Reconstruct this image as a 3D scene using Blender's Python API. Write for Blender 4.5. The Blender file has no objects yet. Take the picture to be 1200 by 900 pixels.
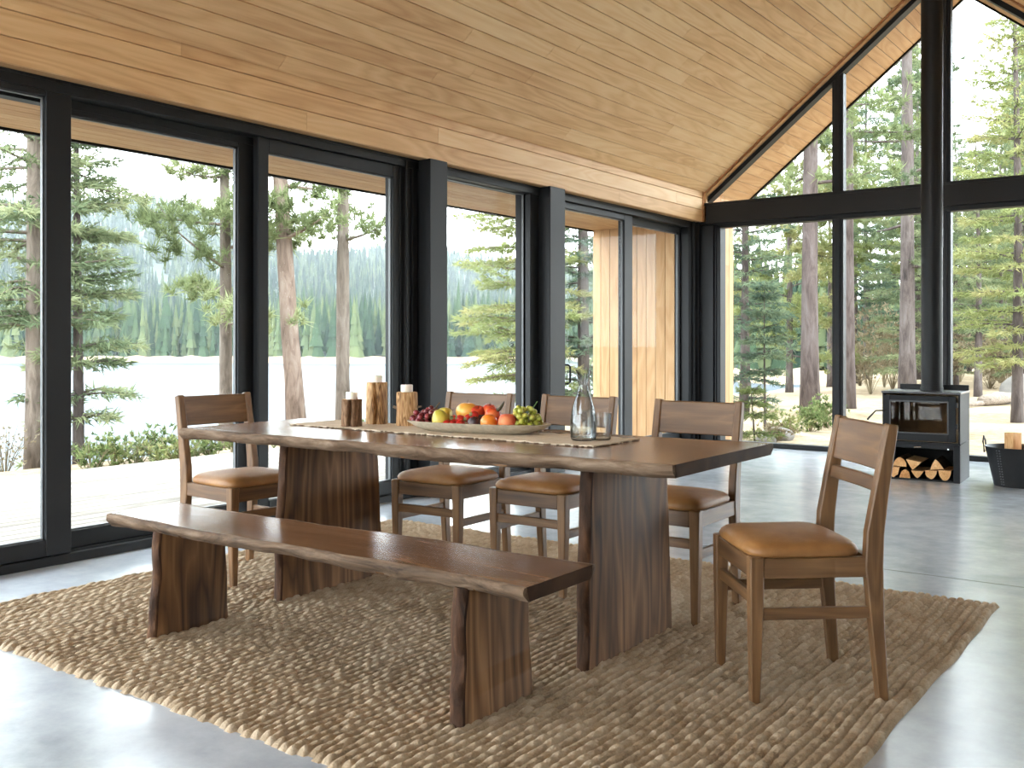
import bpy, bmesh, math, random
import numpy as np
from mathutils import Vector, Matrix

# ------------------------------------------------------------------ camera, sky, exposure
SC = bpy.context.scene
COL = SC.collection
PI = math.pi
R = math.radians
YAW = math.atan(841 / 1160.0)
cam_data = bpy.data.cameras.new('camera')
cam = bpy.data.objects.new('camera', cam_data)
COL.objects.link(cam)
cam.location = (0, 0, 1.12)
cam.rotation_euler = (PI / 2, 0, YAW)
cam_data.sensor_width = 36
cam_data.lens = 36 * 1160 / 1200
cam_data.shift_y = -49 / 1200
cam_data.clip_start = 0.05
cam_data.clip_end = 3000
SC.camera = cam

SC.view_settings.view_transform = 'Standard'
SC.view_settings.look = 'None'
SC.view_settings.gamma = 1
SC.view_settings.use_curve_mapping = False
SC.view_settings.exposure = 2.05
SKY_STRENGTH = 3.2
SC.cycles.use_denoising = True
SC.cycles.max_bounces = 12
SC.cycles.diffuse_bounces = 6
SC.cycles.glossy_bounces = 4
SC.cycles.transmission_bounces = 8
SC.cycles.transparent_max_bounces = 24
SC.cycles.volume_bounces = 1
SC.cycles.caustics_reflective = False
SC.cycles.caustics_refractive = False

world = bpy.data.worlds.new('world')
SC.world = world
world.use_nodes = True
wn = world.node_tree
wn.nodes.clear()
w_out = wn.nodes.new('ShaderNodeOutputWorld')
w_bg = wn.nodes.new('ShaderNodeBackground')
w_tc = wn.nodes.new('ShaderNodeTexCoord')
w_sep = wn.nodes.new('ShaderNodeSeparateXYZ')
w_ramp = wn.nodes.new('ShaderNodeValToRGB')
w_ramp.color_ramp.elements[0].position = 0.0
w_ramp.color_ramp.elements[0].color = (0.93, 0.97, 1.0, 1)
w_ramp.color_ramp.elements[1].position = 0.9
w_ramp.color_ramp.elements[1].color = (0.74, 0.87, 1.0, 1)
wn.links.new(w_tc.outputs['Generated'], w_sep.inputs[0])
wn.links.new(w_sep.outputs['Z'], w_ramp.inputs[0])
wn.links.new(w_ramp.outputs[0], w_bg.inputs['Color'])
w_bg.inputs['Strength'].default_value = SKY_STRENGTH
wn.links.new(w_bg.outputs[0], w_out.inputs['Surface'])

sun_data = bpy.data.lights.new('sun', 'SUN')
sun_data.energy = 1.2
sun_data.angle = R(25)
sun_data.color = (1.0, 0.95, 0.86)
sun = bpy.data.objects.new('sun', sun_data)
COL.objects.link(sun)
sun.rotation_euler = Vector((0.55, -0.75, -0.9)).to_track_quat('-Z', 'Y').to_euler()

# invented ceiling spotlights, out of view: left off and not built
LAMP_POWER = 0

# ------------------------------------------------------------------ helpers
rng = random.Random(7)


def tag(o, label=None, cat=None, group=None, kind=None):
    if label: o['label'] = label
    if cat: o['category'] = cat
    if group: o['group'] = group
    if kind: o['kind'] = kind
    return o


def empty(name, loc=(0, 0, 0), rz=0.0):
    o = bpy.data.objects.new(name, None)
    COL.objects.link(o)
    o.location = loc
    o.rotation_euler = (0, 0, rz)
    o.empty_display_size = 0.05
    return o


def copy_tree(o, parent=None):
    c = o.copy()
    COL.objects.link(c)
    c.parent = parent
    for ch in list(o.children):
        copy_tree(ch, c)
    return c


class MB:
    """collects lofts, boxes and tubes into one mesh"""

    def __init__(self):
        self.v, self.f, self.m = [], [], []
        self.attr = {}

    def add(self, verts, faces, mi=0):
        b = len(self.v)
        self.v.extend([tuple(p) for p in verts])
        self.f.extend([tuple(b + i for i in fc) for fc in faces])
        self.m.extend([mi] * len(faces))

    def loft(self, secs, cap=True, mi=0, closed=True):
        n = len(secs[0])
        vs = [p for s in secs for p in s]
        fs = []
        for k in range(len(secs) - 1):
            for i in range(n if closed else n - 1):
                j = (i + 1) % n
                fs.append((k * n + i, k * n + j, (k + 1) * n + j, (k + 1) * n + i))
        if cap:
            fs.append(tuple(reversed(range(n))))
            e = (len(secs) - 1) * n
            fs.append(tuple(e + i for i in range(n)))
        self.add(vs, fs, mi)

    def box(self, x0, x1, y0, y1, z0, z1, b=0.0, mi=0, M=None):
        cx, cy, cz = (x0 + x1) / 2, (y0 + y1) / 2, (z0 + z1) / 2
        hx, hy, hz = abs(x1 - x0) / 2, abs(y1 - y0) / 2, abs(z1 - z0) / 2
        b = min(b, hx * .45, hy * .45, hz * .45)

        def sec(z, ins):
            ax, ay = hx - ins, hy - ins
            c = max(b, 1e-5) if b else 0
            if b:
                return [(ax - c, -ay, z), (ax, -ay + c, z), (ax, ay - c, z), (ax - c, ay, z),
                        (-ax + c, ay, z), (-ax, ay - c, z), (-ax, -ay + c, z), (-ax + c, -ay, z)]
            return [(ax, -ay, z), (ax, ay, z), (-ax, ay, z), (-ax, -ay, z)]
        if b:
            ss = [sec(-hz, b * .8), sec(-hz + b, 0), sec(hz - b, 0), sec(hz, b * .8)]
        else:
            ss = [sec(-hz, 0), sec(hz, 0)]
        out = []
        for s in ss:
            q = [Vector((p[0] + cx, p[1] + cy, p[2] + cz)) for p in s]
            if M is not None: q = [M @ p for p in q]
            out.append(q)
        self.loft(out, mi=mi)

    def bar(self, path, sizes, side=(1, 0, 0), b=0.003, mi=0):
        """rectangular rounded bar along a path; sizes = (width along side, depth) per point"""
        side = Vector(side)
        path = [Vector(p) for p in path]
        secs = []

        def sec(p, w, d, s, t):
            w, d = w / 2, d / 2
            c = min(b, w * .4, d * .4)
            return [p + s * x + t * y for x, y in ((w - c, -d), (w, -d + c), (w, d - c), (w - c, d),
                                                   (-w + c, d), (-w, d - c), (-w, -d + c), (-w + c, -d))]
        n = len(path)
        for i, p in enumerate(path):
            if i == 0: a = path[1] - path[0]
            elif i == n - 1: a = path[-1] - path[-2]
            else: a = (path[i + 1] - p).normalized() + (p - path[i - 1]).normalized()
            a.normalize()
            s = (side - a * side.dot(a)).normalized()
            t = a.cross(s)
            w, d = sizes[i]
            if i == 0: secs.append(sec(p, w - 1.6 * b, d - 1.6 * b, s, t)); secs.append(sec(p + a * b, w, d, s, t))
            elif i == n - 1: secs.append(sec(p - a * b, w, d, s, t)); secs.append(sec(p, w - 1.6 * b, d - 1.6 * b, s, t))
            else: secs.append(sec(p, w, d, s, t))
        self.loft(secs, mi=mi)

    def tube(self, path, radii, n=10, cap=True, mi=0, wob=0.0, rg=None):
        path = [Vector(p) for p in path]
        if not hasattr(radii, '__len__'): radii = [radii] * len(path)
        secs = []
        ref = None
        for i, p in enumerate(path):
            if i == 0: a = path[1] - path[0]
            elif i == len(path) - 1: a = path[-1] - path[-2]
            else: a = path[i + 1] - path[i - 1]
            a.normalize()
            if ref is None: ref = Vector((1, 0, 0)) if abs(a.x) < .8 else Vector((0, 1, 0))
            s = (ref - a * ref.dot(a)).normalized()
            ref = s
            t = a.cross(s)
            row = []
            for k in range(n):
                th = 2 * PI * k / n
                r = radii[i] * (1 + (rg.uniform(-wob, wob) if wob else 0))
                row.append(p + s * math.cos(th) * r + t * math.sin(th) * r)
            secs.append(row)
        self.loft(secs, cap=cap, mi=mi)

    def lathe(self, prof, n=32, c=(0, 0, 0), sx=1.0, sy=1.0, cap=True, mi=0, fn=None):
        secs = []
        for r, z in prof:
            row = []
            for k in range(n):
                th = 2 * PI * k / n
                rr = r * (fn(th, z) if fn else 1)
                row.append((c[0] + rr * math.cos(th) * sx, c[1] + rr * math.sin(th) * sy, c[2] + z))
            secs.append(row)
        self.loft(secs, cap=cap, mi=mi)

    def build(self, name, mat, parent=None, grain='x', smooth=True, angle=35, loc=None, jitter=True):
        me = bpy.data.meshes.new(name)
        me.from_pydata(self.v, [], self.f)
        mats = mat if isinstance(mat, (list, tuple)) else [mat]
        for m in mats: me.materials.append(m)
        if len(mats) > 1: me.polygons.foreach_set('material_index', self.m)
        co = np.array(self.v, dtype=np.float32)
        if 'gc' in self.attr:
            g = np.array(self.attr['gc'], dtype=np.float32)
        else:
            order = {'x': (0, 1, 2), 'y': (1, 2, 0), 'z': (2, 0, 1)}[grain]
            g = co[:, order].copy()
            if jitter: g += np.array([rng.uniform(0, 20) for _ in range(3)], dtype=np.float32)
        at = me.attributes.new('gc', 'FLOAT_VECTOR', 'POINT')
        at.data.foreach_set('vector', g.astype(np.float32).ravel())
        bid = np.array(self.attr.get('bid', [rng.random()] * len(self.v)), dtype=np.float32)
        at = me.attributes.new('bid', 'FLOAT', 'POINT')
        at.data.foreach_set('value', bid)
        me.validate()
        bm = bmesh.new(); bm.from_mesh(me)
        bmesh.ops.recalc_face_normals(bm, faces=bm.faces)
        bm.to_mesh(me); bm.free()
        if smooth:
            me.polygons.foreach_set('use_smooth', [True] * len(me.polygons))
            if angle: me.set_sharp_from_angle(angle=R(angle))
        o = bpy.data.objects.new(name, me)
        COL.objects.link(o)
        if parent is not None: o.parent = parent
        if loc is not None: o.location = loc
        return o


def np_mesh(name, verts, faces, mat, parent=None, attrs=None, smooth=True):
    """fast path for big arrays: verts Nx3, faces MxK (K = 3 or 4)"""
    me = bpy.data.meshes.new(name)
    nv, (nf, k) = len(verts), faces.shape
    me.vertices.add(nv)
    me.vertices.foreach_set('co', np.asarray(verts, np.float32).ravel())
    me.loops.add(nf * k)
    me.loops.foreach_set('vertex_index', np.asarray(faces, np.int32).ravel())
    me.polygons.add(nf)
    me.polygons.foreach_set('loop_start', np.arange(nf, dtype=np.int32) * k)
    me.polygons.foreach_set('loop_total', np.full(nf, k, np.int32))
    me.update(calc_edges=True)
    me.polygons.foreach_set('use_smooth', np.full(nf, smooth))
    for nm, arr in (attrs or {}).items():
        if arr.ndim == 2:
            me.attributes.new(nm, 'FLOAT_VECTOR', 'POINT').data.foreach_set('vector', arr.astype(np.float32).ravel())
        else:
            me.attributes.new(nm, 'FLOAT', 'POINT').data.foreach_set('value', arr.astype(np.float32))
    me.materials.append(mat)
    o = bpy.data.objects.new(name, me)
    COL.objects.link(o)
    if parent is not None: o.parent = parent
    return o


# ------------------------------------------------------------------ materials
def srgb(r, g, b):
    f = lambda c: (c / 255 / 12.92) if c / 255 <= 0.04045 else ((c / 255 + 0.055) / 1.055) ** 2.4
    return (f(r), f(g), f(b), 1)


class NT:
    def __init__(self, name):
        self.mat = bpy.data.materials.new(name)
        self.mat.use_nodes = True
        self.t = self.mat.node_tree
        self.t.nodes.clear()
        self.out = self.t.nodes.new('ShaderNodeOutputMaterial')

    def n(self, typ, ins=None, **kw):
        nd = self.t.nodes.new('ShaderNode' + typ)
        for k, v in kw.items(): setattr(nd, k, v)
        for k, v in (ins or {}).items():
            if isinstance(v, bpy.types.NodeSocket): self.t.links.new(v, nd.inputs[k])
            else: nd.inputs[k].default_value = v
        return nd

    def ramp(self, fac, stops, interp='LINEAR'):
        nd = self.t.nodes.new('ShaderNodeValToRGB')
        cr = nd.color_ramp
        cr.interpolation = interp
        while len(cr.elements) < len(stops): cr.elements.new(0.5)
        for e, (p, c) in zip(cr.elements, stops):
            e.position = p
            e.color = c if len(c) == 4 else (*c, 1)
        self.t.links.new(fac, nd.inputs[0])
        return nd.outputs[0]

    def math(self, op, a, b=0.0, c=None):
        d = {0: a, 1: b}
        if c is not None: d[2] = c
        return self.n('Math', d, operation=op).outputs[0]

    def mix(self, fac, a, b, blend='MIX'):
        nd = self.t.nodes.new('ShaderNodeMix')
        nd.data_type = 'RGBA'
        nd.blend_type = blend
        for s, v in ((nd.inputs[0], fac), (nd.inputs[6], a), (nd.inputs[7], b)):
            if isinstance(v, bpy.types.NodeSocket): self.t.links.new(v, s)
            else: s.default_value = v
        return nd.outputs[2]

    def surf(self, sh):
        self.t.links.new(sh, self.out.inputs['Surface'])
        return self.mat

    def pbr(self, color, rough=0.5, bump=None, bump_d=0.1, bump_s=0.5, **kw):
        p = self.t.nodes.new('ShaderNodeBsdfPrincipled')
        for k, v in {'Base Color': color, 'Roughness': rough, **kw}.items():
            k = k.replace('_', ' ')
            if isinstance(v, bpy.types.NodeSocket): self.t.links.new(v, p.inputs[k])
            else: p.inputs[k].default_value = v
        if bump is not None:
            b = self.n('Bump', {'Height': bump, 'Distance': bump_d, 'Strength': bump_s})
            self.t.links.new(b.outputs[0], p.inputs['Normal'])
        return self.surf(p.outputs[0])


def wood(name, dark, mid, light, rough=0.5, ring=1.0, scale=1.0, var=0.25, spec=0.4, fine=0.25, knots=0.0, contrast=1.0):
    """long-grain timber: cathedral bands + fine pores along gc.x, tone by board (bid)"""
    t = NT(name)
    gc = t.n('Attribute', attribute_name='gc').outputs['Vector']
    bid = t.n('Attribute', attribute_name='bid').outputs['Fac']
    m1 = t.n('Mapping', {'Vector': gc, 'Scale': (0.55 * scale, 4.2 * scale, 4.2 * scale)}).outputs[0]
    n1 = t.n('TexNoise', {'Vector': m1, 'Scale': 1.0, 'Detail': 2.5, 'Roughness': 0.45, 'Distortion': 0.25}).outputs['Fac']
    bands = t.math('MULTIPLY', n1, 11.0 * ring)
    fr = t.math('PINGPONG', bands, 0.5)
    fr = t.math('MULTIPLY', fr, 2.0)
    m2 = t.n('Mapping', {'Vector': gc, 'Scale': (2.2 * scale, 60 * scale, 60 * scale)}).outputs[0]
    n2 = t.n('TexNoise', {'Vector': m2, 'Scale': 1.0, 'Detail': 5.0, 'Roughness': 0.65}).outputs['Fac']
    m3 = t.n('Mapping', {'Vector': gc, 'Scale': (0.8 * scale, 2.5 * scale, 2.5 * scale)}).outputs[0]
    n3 = t.n('TexNoise', {'Vector': m3, 'Scale': 1.0, 'Detail': 2.0}).outputs['Fac']
    a = t.math('MULTIPLY_ADD', fr, 0.38 * contrast, 0.5 - 0.19 * contrast)
    a = t.math('ADD', a, t.math('MULTIPLY', t.math('SUBTRACT', n2, 0.5), fine * 3.0))
    a = t.math('ADD', a, t.math('MULTIPLY', t.math('SUBTRACT', n3, 0.5), 0.9 * contrast))
    a = t.math('ADD', a, t.math('MULTIPLY', t.math('SUBTRACT', bid, 0.5), var * 2))
    col = t.ramp(a, [(0.12, dark), (0.5, mid), (0.9, light)])
    if knots:
        mk = t.n('Mapping', {'Vector': gc, 'Scale': (0.9, 3.2, 3.2)}).outputs[0]
        vo = t.n('TexVoronoi', {'Vector': mk, 'Scale': 1.0, 'Randomness': 1.0}).outputs['Distance']
        kf = t.ramp(vo, [(0.02, (1, 1, 1)), (0.09, (0, 0, 0))])
        col = t.mix(t.math('MULTIPLY', kf, knots), col, dark)
    rg = t.math('MULTIPLY_ADD', n2, 0.12, rough - 0.06)
    return t.pbr(col, rg, bump=n2, bump_d=0.0006, bump_s=0.2, Specular_IOR_Level=spec)


def bark(name, a, b, c, scale=1.0, rough=0.9, depth=0.02):
    t = NT(name)
    gc = t.n('Attribute', attribute_name='gc').outputs['Vector']
    m1 = t.n('Mapping', {'Vector': gc, 'Scale': (2.5 * scale, 11 * scale, 11 * scale)}).outputs[0]
    n1 = t.n('TexNoise', {'Vector': m1, 'Scale': 1.0, 'Detail': 6.0, 'Roughness': 0.65, 'Distortion': 0.6}).outputs['Fac']
    m2 = t.n('Mapping', {'Vector': gc, 'Scale': (0.9 * scale, 2.0 * scale, 2.0 * scale)}).outputs[0]
    n2 = t.n('TexNoise', {'Vector': m2, 'Scale': 1.0, 'Detail': 3.0}).outputs['Fac']
    f = t.math('ADD', t.math('MULTIPLY', n1, 0.75), t.math('MULTIPLY', n2, 0.3))
    col = t.ramp(f, [(0.36, a), (0.52, b), (0.70, c)])
    return t.pbr(col, rough, bump=n1, bump_d=depth, bump_s=0.8, Specular_IOR_Level=0.2)


M = {}
M['walnut'] = wood('walnut', srgb(70, 47, 32), srgb(118, 84, 58), srgb(152, 116, 86), rough=0.24, ring=0.9, scale=1.1, var=0.0, spec=0.75, fine=0.10, contrast=0.75)
M['end_grain'] = wood('end_grain', srgb(40, 27, 19), srgb(66, 46, 32), srgb(90, 66, 48), rough=0.7, ring=0.5, scale=1.0, var=0.0, spec=0.15, fine=0.08, contrast=0.6)
M['walnut_slab'] = wood('walnut_slab', srgb(60, 40, 26), srgb(112, 79, 51), srgb(156, 116, 78), rough=0.6, ring=0.9, scale=1.3, var=0.0, fine=0.16, contrast=1.1, spec=0.2)
M['chair_wood'] = wood('chair_wood', srgb(66, 44, 26), srgb(104, 74, 46), srgb(138, 102, 66), rough=0.45, ring=0.8, scale=2.0, var=0.1, fine=0.15, contrast=0.6)
M['live_edge'] = bark('live_edge', srgb(42, 31, 24), srgb(108, 87, 69), srgb(150, 129, 109), scale=1.6, rough=0.75, depth=0.012)
M['dark_edge'] = bark('dark_edge', srgb(28, 19, 14), srgb(66, 44, 30), srgb(110, 76, 50), scale=1.6, rough=0.8, depth=0.012)
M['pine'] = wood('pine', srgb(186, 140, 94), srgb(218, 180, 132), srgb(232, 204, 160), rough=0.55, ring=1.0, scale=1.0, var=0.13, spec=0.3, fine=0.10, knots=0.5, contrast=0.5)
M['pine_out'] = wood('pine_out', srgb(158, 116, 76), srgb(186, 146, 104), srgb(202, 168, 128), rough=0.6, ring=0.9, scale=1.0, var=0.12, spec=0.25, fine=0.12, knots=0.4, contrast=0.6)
M['cedar_trim'] = wood('cedar_trim', srgb(128, 80, 46), srgb(166, 112, 68), srgb(190, 138, 92), rough=0.5, var=0.1)
M['deck'] = wood('deck', srgb(92, 82, 72), srgb(126, 117, 106), srgb(146, 138, 128), rough=0.7, ring=0.6, scale=1.2, var=0.22, spec=0.2, fine=0.15, contrast=0.5)


def flat(name, col, rough=0.5, noise=0.0, nscale=20, **kw):
    t = NT(name)
    c = col
    if noise:
        co = t.n('TexCoord').outputs['Object']
        n = t.n('TexNoise', {'Vector': co, 'Scale': nscale, 'Detail': 4.0}).outputs['Fac']
        lo = tuple(x * (1 - noise) for x in col[:3]) + (1,)
        hi = tuple(min(1, x * (1 + noise)) for x in col[:3]) + (1,)
        c = t.ramp(n, [(0.3, lo), (0.7, hi)])
        return t.pbr(c, rough, bump=n, bump_d=0.002, bump_s=0.3, **kw)
    return t.pbr(c, rough, **kw)


M['black_metal'] = flat('black_metal', srgb(24, 25, 27), 0.5, Specular_IOR_Level=0.25)
M['black_beam'] = flat('black_beam', srgb(24, 22, 21), 0.55, Specular_IOR_Level=0.3)
M['gasket'] = flat('gasket', srgb(84, 86, 88), 0.4)
M['stove_steel'] = flat('stove_steel', srgb(26, 28, 31), 0.6, noise=0.06, nscale=60, Specular_IOR_Level=0.25)
M['stove_top'] = flat('stove_top', srgb(44, 44, 46), 0.28)
M['stove_inside'] = flat('stove_inside', srgb(14, 13, 13), 0.9)
M['fire_brick'] = flat('fire_brick', srgb(150, 128, 100), 0.9, noise=0.25, nscale=14)
M['chrome'] = flat('chrome', srgb(200, 200, 200), 0.2, Metallic=1.0)
M['plaster'] = flat('plaster', srgb(232, 229, 223), 0.85)
M['black_leather'] = flat('black_leather', srgb(27, 28, 30), 0.5, noise=0.15, nscale=40)
M['wax'] = flat('wax', srgb(240, 232, 216), 0.45, Subsurface_Weight=0.2)
M['wick'] = flat('wick', srgb(40, 36, 32), 0.9)
M['stone_ware'] = flat('stone_ware', srgb(172, 160, 140), 0.7, noise=0.16, nscale=45)
M['stone'] = flat('stone', srgb(109, 102, 95), 0.9, noise=0.3, nscale=3)


def leather():
    t = NT('tan_leather')
    co = t.n('TexCoord').outputs['Object']
    n = t.n('TexNoise', {'Vector': co, 'Scale': 7.0, 'Detail': 5.0, 'Roughness': 0.6}).outputs['Fac']
    v = t.n('TexVoronoi', {'Vector': co, 'Scale': 260.0}).outputs['Distance']
    col = t.ramp(n, [(0.3, srgb(120, 80, 42)), (0.55, srgb(144, 100, 56)), (0.8, srgb(164, 120, 74))])
    return t.pbr(col, 0.5, bump=v, bump_d=0.001, bump_s=0.4, Specular_IOR_Level=0.4)


M['leather'] = leather()


def concrete():
    t = NT('polished_concrete')
    co = t.n('TexCoord').outputs['Object']
    n1 = t.n('TexNoise', {'Vector': co, 'Scale': 0.9, 'Detail': 6.0, 'Roughness': 0.6, 'Distortion': 0.4}).outputs['Fac']
    n2 = t.n('TexNoise', {'Vector': co, 'Scale': 7.0, 'Detail': 8.0, 'Roughness': 0.7}).outputs['Fac']
    f = t.math('ADD', t.math('MULTIPLY', n1, 0.65), t.math('MULTIPLY', n2, 0.35))
    col = t.ramp(f, [(0.36, srgb(144, 149, 156)), (0.5, srgb(168, 173, 180)), (0.64, srgb(188, 192, 198))])
    rough = t.math('MULTIPLY_ADD', n2, 0.16, 0.12)
    return t.pbr(col, rough, bump=n2, bump_d=0.002, bump_s=0.06, Specular_IOR_Level=0.6)


M['concrete'] = concrete()
M['joint'] = flat('joint', srgb(84, 86, 88), 0.8)


def thin_glass(name='window_glass', tint=(0.97, 0.99, 0.985, 1), ior=1.45, f0k=0.0, rim=None, gz=0.22):
    t = NT(name)
    fc = t.n('LayerWeight', {'Blend': 0.5}).outputs['Facing']
    f0 = ((ior - 1) / (ior + 1)) ** 2
    fr = t.math('MULTIPLY_ADD', t.math('POWER', fc, 5.0), gz, f0 * f0k)
    if rim is not None: tint = t.mix(t.math('POWER', fc, 1.2), tint, rim)
    tr = t.n('BsdfTransparent', {'Color': tint}).outputs[0]
    gl = t.n('BsdfGlossy', {'Color': (1, 1, 1, 1), 'Roughness': 0.0}).outputs[0]
    return t.surf(t.n('MixShader', {0: fr, 1: tr, 2: gl}).outputs[0])


M['glass'] = thin_glass()
M['gable_glass'] = thin_glass('gable_glass', f0k=0.0)
M['table_glass'] = thin_glass('table_glass', (0.97, 0.98, 0.98, 1), 1.5, 0.8, rim=(0.22, 0.23, 0.24, 1), gz=0.6)
M['stove_glass'] = thin_glass('stove_glass', (0.72, 0.68, 0.64, 1), 1.5, 0.35)


def water_in_glass():
    t = NT('drinking_water')
    g = t.n('BsdfGlass', {'Color': (0.98, 0.99, 1, 1), 'Roughness': 0.0, 'IOR': 1.2}).outputs[0]
    tr = t.n('BsdfTransparent', {'Color': (0.97, 0.98, 0.98, 1)}).outputs[0]
    return t.surf(t.n('MixShader', {0: 0.45, 1: tr, 2: g}).outputs[0])


M['water_glass'] = water_in_glass()


def rug_mat():
    t = NT('jute')
    b = t.n('Attribute', attribute_name='bid').outputs['Fac']
    co = t.n('TexCoord').outputs['Object']
    n = t.n('TexNoise', {'Vector': co, 'Scale': 160.0, 'Detail': 3.0}).outputs['Fac']
    n2 = t.n('TexNoise', {'Vector': co, 'Scale': 2.2, 'Detail': 3.0}).outputs['Fac']
    f = t.math('ADD', t.math('MULTIPLY', b, 0.55), t.math('MULTIPLY', n, 0.45))
    f = t.math('ADD', f, t.math('MULTIPLY', t.math('SUBTRACT', n2, 0.5), 0.4))
    col = t.ramp(f, [(0.15, srgb(116, 97, 76)), (0.45, srgb(164, 144, 119)), (0.7, srgb(186, 168, 145)), (0.95, srgb(204, 190, 168))])
    return t.pbr(col, 0.95, bump=n, bump_d=0.004, bump_s=0.6, Specular_IOR_Level=0.1)


M['rug'] = rug_mat()


def linen():
    t = NT('linen')
    co = t.n('TexCoord').outputs['Object']
    w1 = t.n('TexNoise', {'Vector': t.n('Mapping', {'Vector': co, 'Scale': (12, 320, 1)}).outputs[0], 'Scale': 1.0, 'Detail': 2.0}).outputs['Fac']
    w2 = t.n('TexNoise', {'Vector': t.n('Mapping', {'Vector': co, 'Scale': (320, 12, 1)}).outputs[0], 'Scale': 1.0, 'Detail': 2.0}).outputs['Fac']
    f = t.math('ADD', t.math('MULTIPLY', w1, 0.5), t.math('MULTIPLY', w2, 0.5))
    col = t.ramp(f, [(0.35, srgb(186, 166, 142)), (0.65, srgb(226, 212, 192))])
    return t.pbr(col, 0.95, bump=f, bump_d=0.002, bump_s=0.5, Specular_IOR_Level=0.1)


M['linen'] = linen()
M['fringe'] = flat('fringe', srgb(96, 76, 56), 0.95)
M['log_bark'] = bark('log_bark', srgb(62, 44, 32), srgb(112, 84, 62), srgb(160, 130, 104), scale=6, depth=0.006)
M['log_wood'] = wood('log_wood', srgb(126, 84, 48), srgb(176, 130, 84), srgb(206, 164, 116), rough=0.7, scale=5, var=0.0)
M['knotty_log'] = wood('knotty_log', srgb(100, 70, 42), srgb(172, 130, 86), srgb(210, 174, 128), rough=0.75, scale=7, var=0.0, contrast=1.5)
M['grey_bark'] = bark('grey_bark', srgb(67, 57, 49), srgb(119, 105, 92), srgb(151, 138, 125), scale=6, depth=0.006)
M['split_wood'] = wood('split_wood', srgb(176, 118, 66), srgb(216, 164, 108), srgb(236, 196, 146), rough=0.8, scale=5, var=0.15)
M['fire_bark'] = bark('fire_bark', srgb(34, 26, 21), srgb(72, 54, 42), srgb(112, 88, 70), scale=8, depth=0.006)
M['pine_bark'] = bark('pine_bark', srgb(50, 43, 40), srgb(83, 73, 69), srgb(102, 94, 90), scale=0.9, depth=0.05)
M['red_bark'] = bark('red_bark', srgb(53, 44, 39), srgb(85, 73, 69), srgb(103, 94, 90), scale=0.9, depth=0.05)


M['brightened_pine_bark'] = bark('brightened_pine_bark', srgb(74, 64, 56), srgb(106, 94, 84), srgb(126, 115, 105), scale=1.1, depth=0.04)  # paler copy of the pine bark, colour raised to offset backlight on lake trunks
M['brightened_red_bark'] = bark('brightened_red_bark', srgb(86, 70, 60), srgb(122, 103, 91), srgb(144, 128, 116), scale=1.1, depth=0.04)  # red bark copy, brightened in colour because its trunk stands backlit


def foliage(name, a, b, c, trans=0.35):
    t = NT(name)
    bid = t.n('Attribute', attribute_name='bid').outputs['Fac']
    col = t.ramp(bid, [(0.0, a), (0.5, b), (1.0, c)])
    d = t.n('BsdfDiffuse', {'Color': col}).outputs[0]
    tl = t.n('BsdfTranslucent', {'Color': col}).outputs[0]
    return t.surf(t.n('MixShader', {0: trans, 1: d, 2: tl}).outputs[0])


M['spruce'] = foliage('spruce_needles', srgb(70, 81, 61), srgb(103, 113, 84), srgb(141, 144, 108))
M['pine_leaf'] = foliage('pine_needles', srgb(82, 90, 61), srgb(115, 123, 85), srgb(147, 151, 110))
M['dark_fir'] = foliage('fir_needles', srgb(58, 72, 62), srgb(88, 102, 84), srgb(123, 132, 101))
M['yellow_green'] = foliage('yellow_leaves', srgb(95, 103, 63), srgb(126, 132, 85), srgb(154, 147, 102))
M['far_trees'] = foliage('far_conifers', srgb(26, 38, 32), srgb(41, 53, 43), srgb(67, 74, 53), 0.1)
M['shore_trees'] = foliage('shore_conifers', srgb(40, 53, 44), srgb(58, 72, 52), srgb(88, 94, 65), 0.1)
M['leaf'] = foliage('bright_leaves', srgb(71, 86, 51), srgb(101, 112, 69), srgb(132, 136, 93))
M['dry_leaf'] = foliage('dry_stems', srgb(94, 82, 64), srgb(125, 111, 88), srgb(149, 137, 114))


def ground_mat():
    t = NT('forest_soil')
    co = t.n('TexCoord').outputs['Object']
    n1 = t.n('TexNoise', {'Vector': co, 'Scale': 0.5, 'Detail': 6.0}).outputs['Fac']
    n2 = t.n('TexNoise', {'Vector': co, 'Scale': 8.0, 'Detail': 8.0, 'Roughness': 0.7}).outputs['Fac']
    f = t.math('ADD', t.math('MULTIPLY', n1, 0.5), t.math('MULTIPLY', n2, 0.5))
    col = t.ramp(f, [(0.35, srgb(104, 86, 66)), (0.5, srgb(136, 118, 94)), (0.62, srgb(152, 136, 112))])
    return t.pbr(col, 0.95, bump=n2, bump_d=0.05, bump_s=0.5, Specular_IOR_Level=0.1)


M['soil'] = ground_mat()
M['hill'] = flat('hill_forest_floor', srgb(38, 49, 40), 0.95, noise=0.3, nscale=0.08)


def lake_mat():
    t = NT('lake_water')
    co = t.n('TexCoord').outputs['Object']
    n = t.n('TexNoise', {'Vector': co, 'Scale': 1.6, 'Detail': 4.0}).outputs['Fac']
    return t.pbr(srgb(58, 66, 72), 0.4, bump=n, bump_d=0.25, bump_s=0.6, Specular_IOR_Level=0.03)


M['lake'] = lake_mat()

# ------------------------------------------------------------------ room shell
WX, GY = -4.77, 10.10          # inner faces of the window wall and of the gable wall
RIDGE_X = -2.216
SLOPE = 0.811
KINK = 2.69
RX = 2 * RIDGE_X - WX          # eaves on the other side
EX = 4.2                       # end of the flat-roofed wing
BY = -4.0                      # back wall


def roof_z(x):
    return KINK + SLOPE * ((x - WX) if x <= RIDGE_X else (RX - x))


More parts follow.
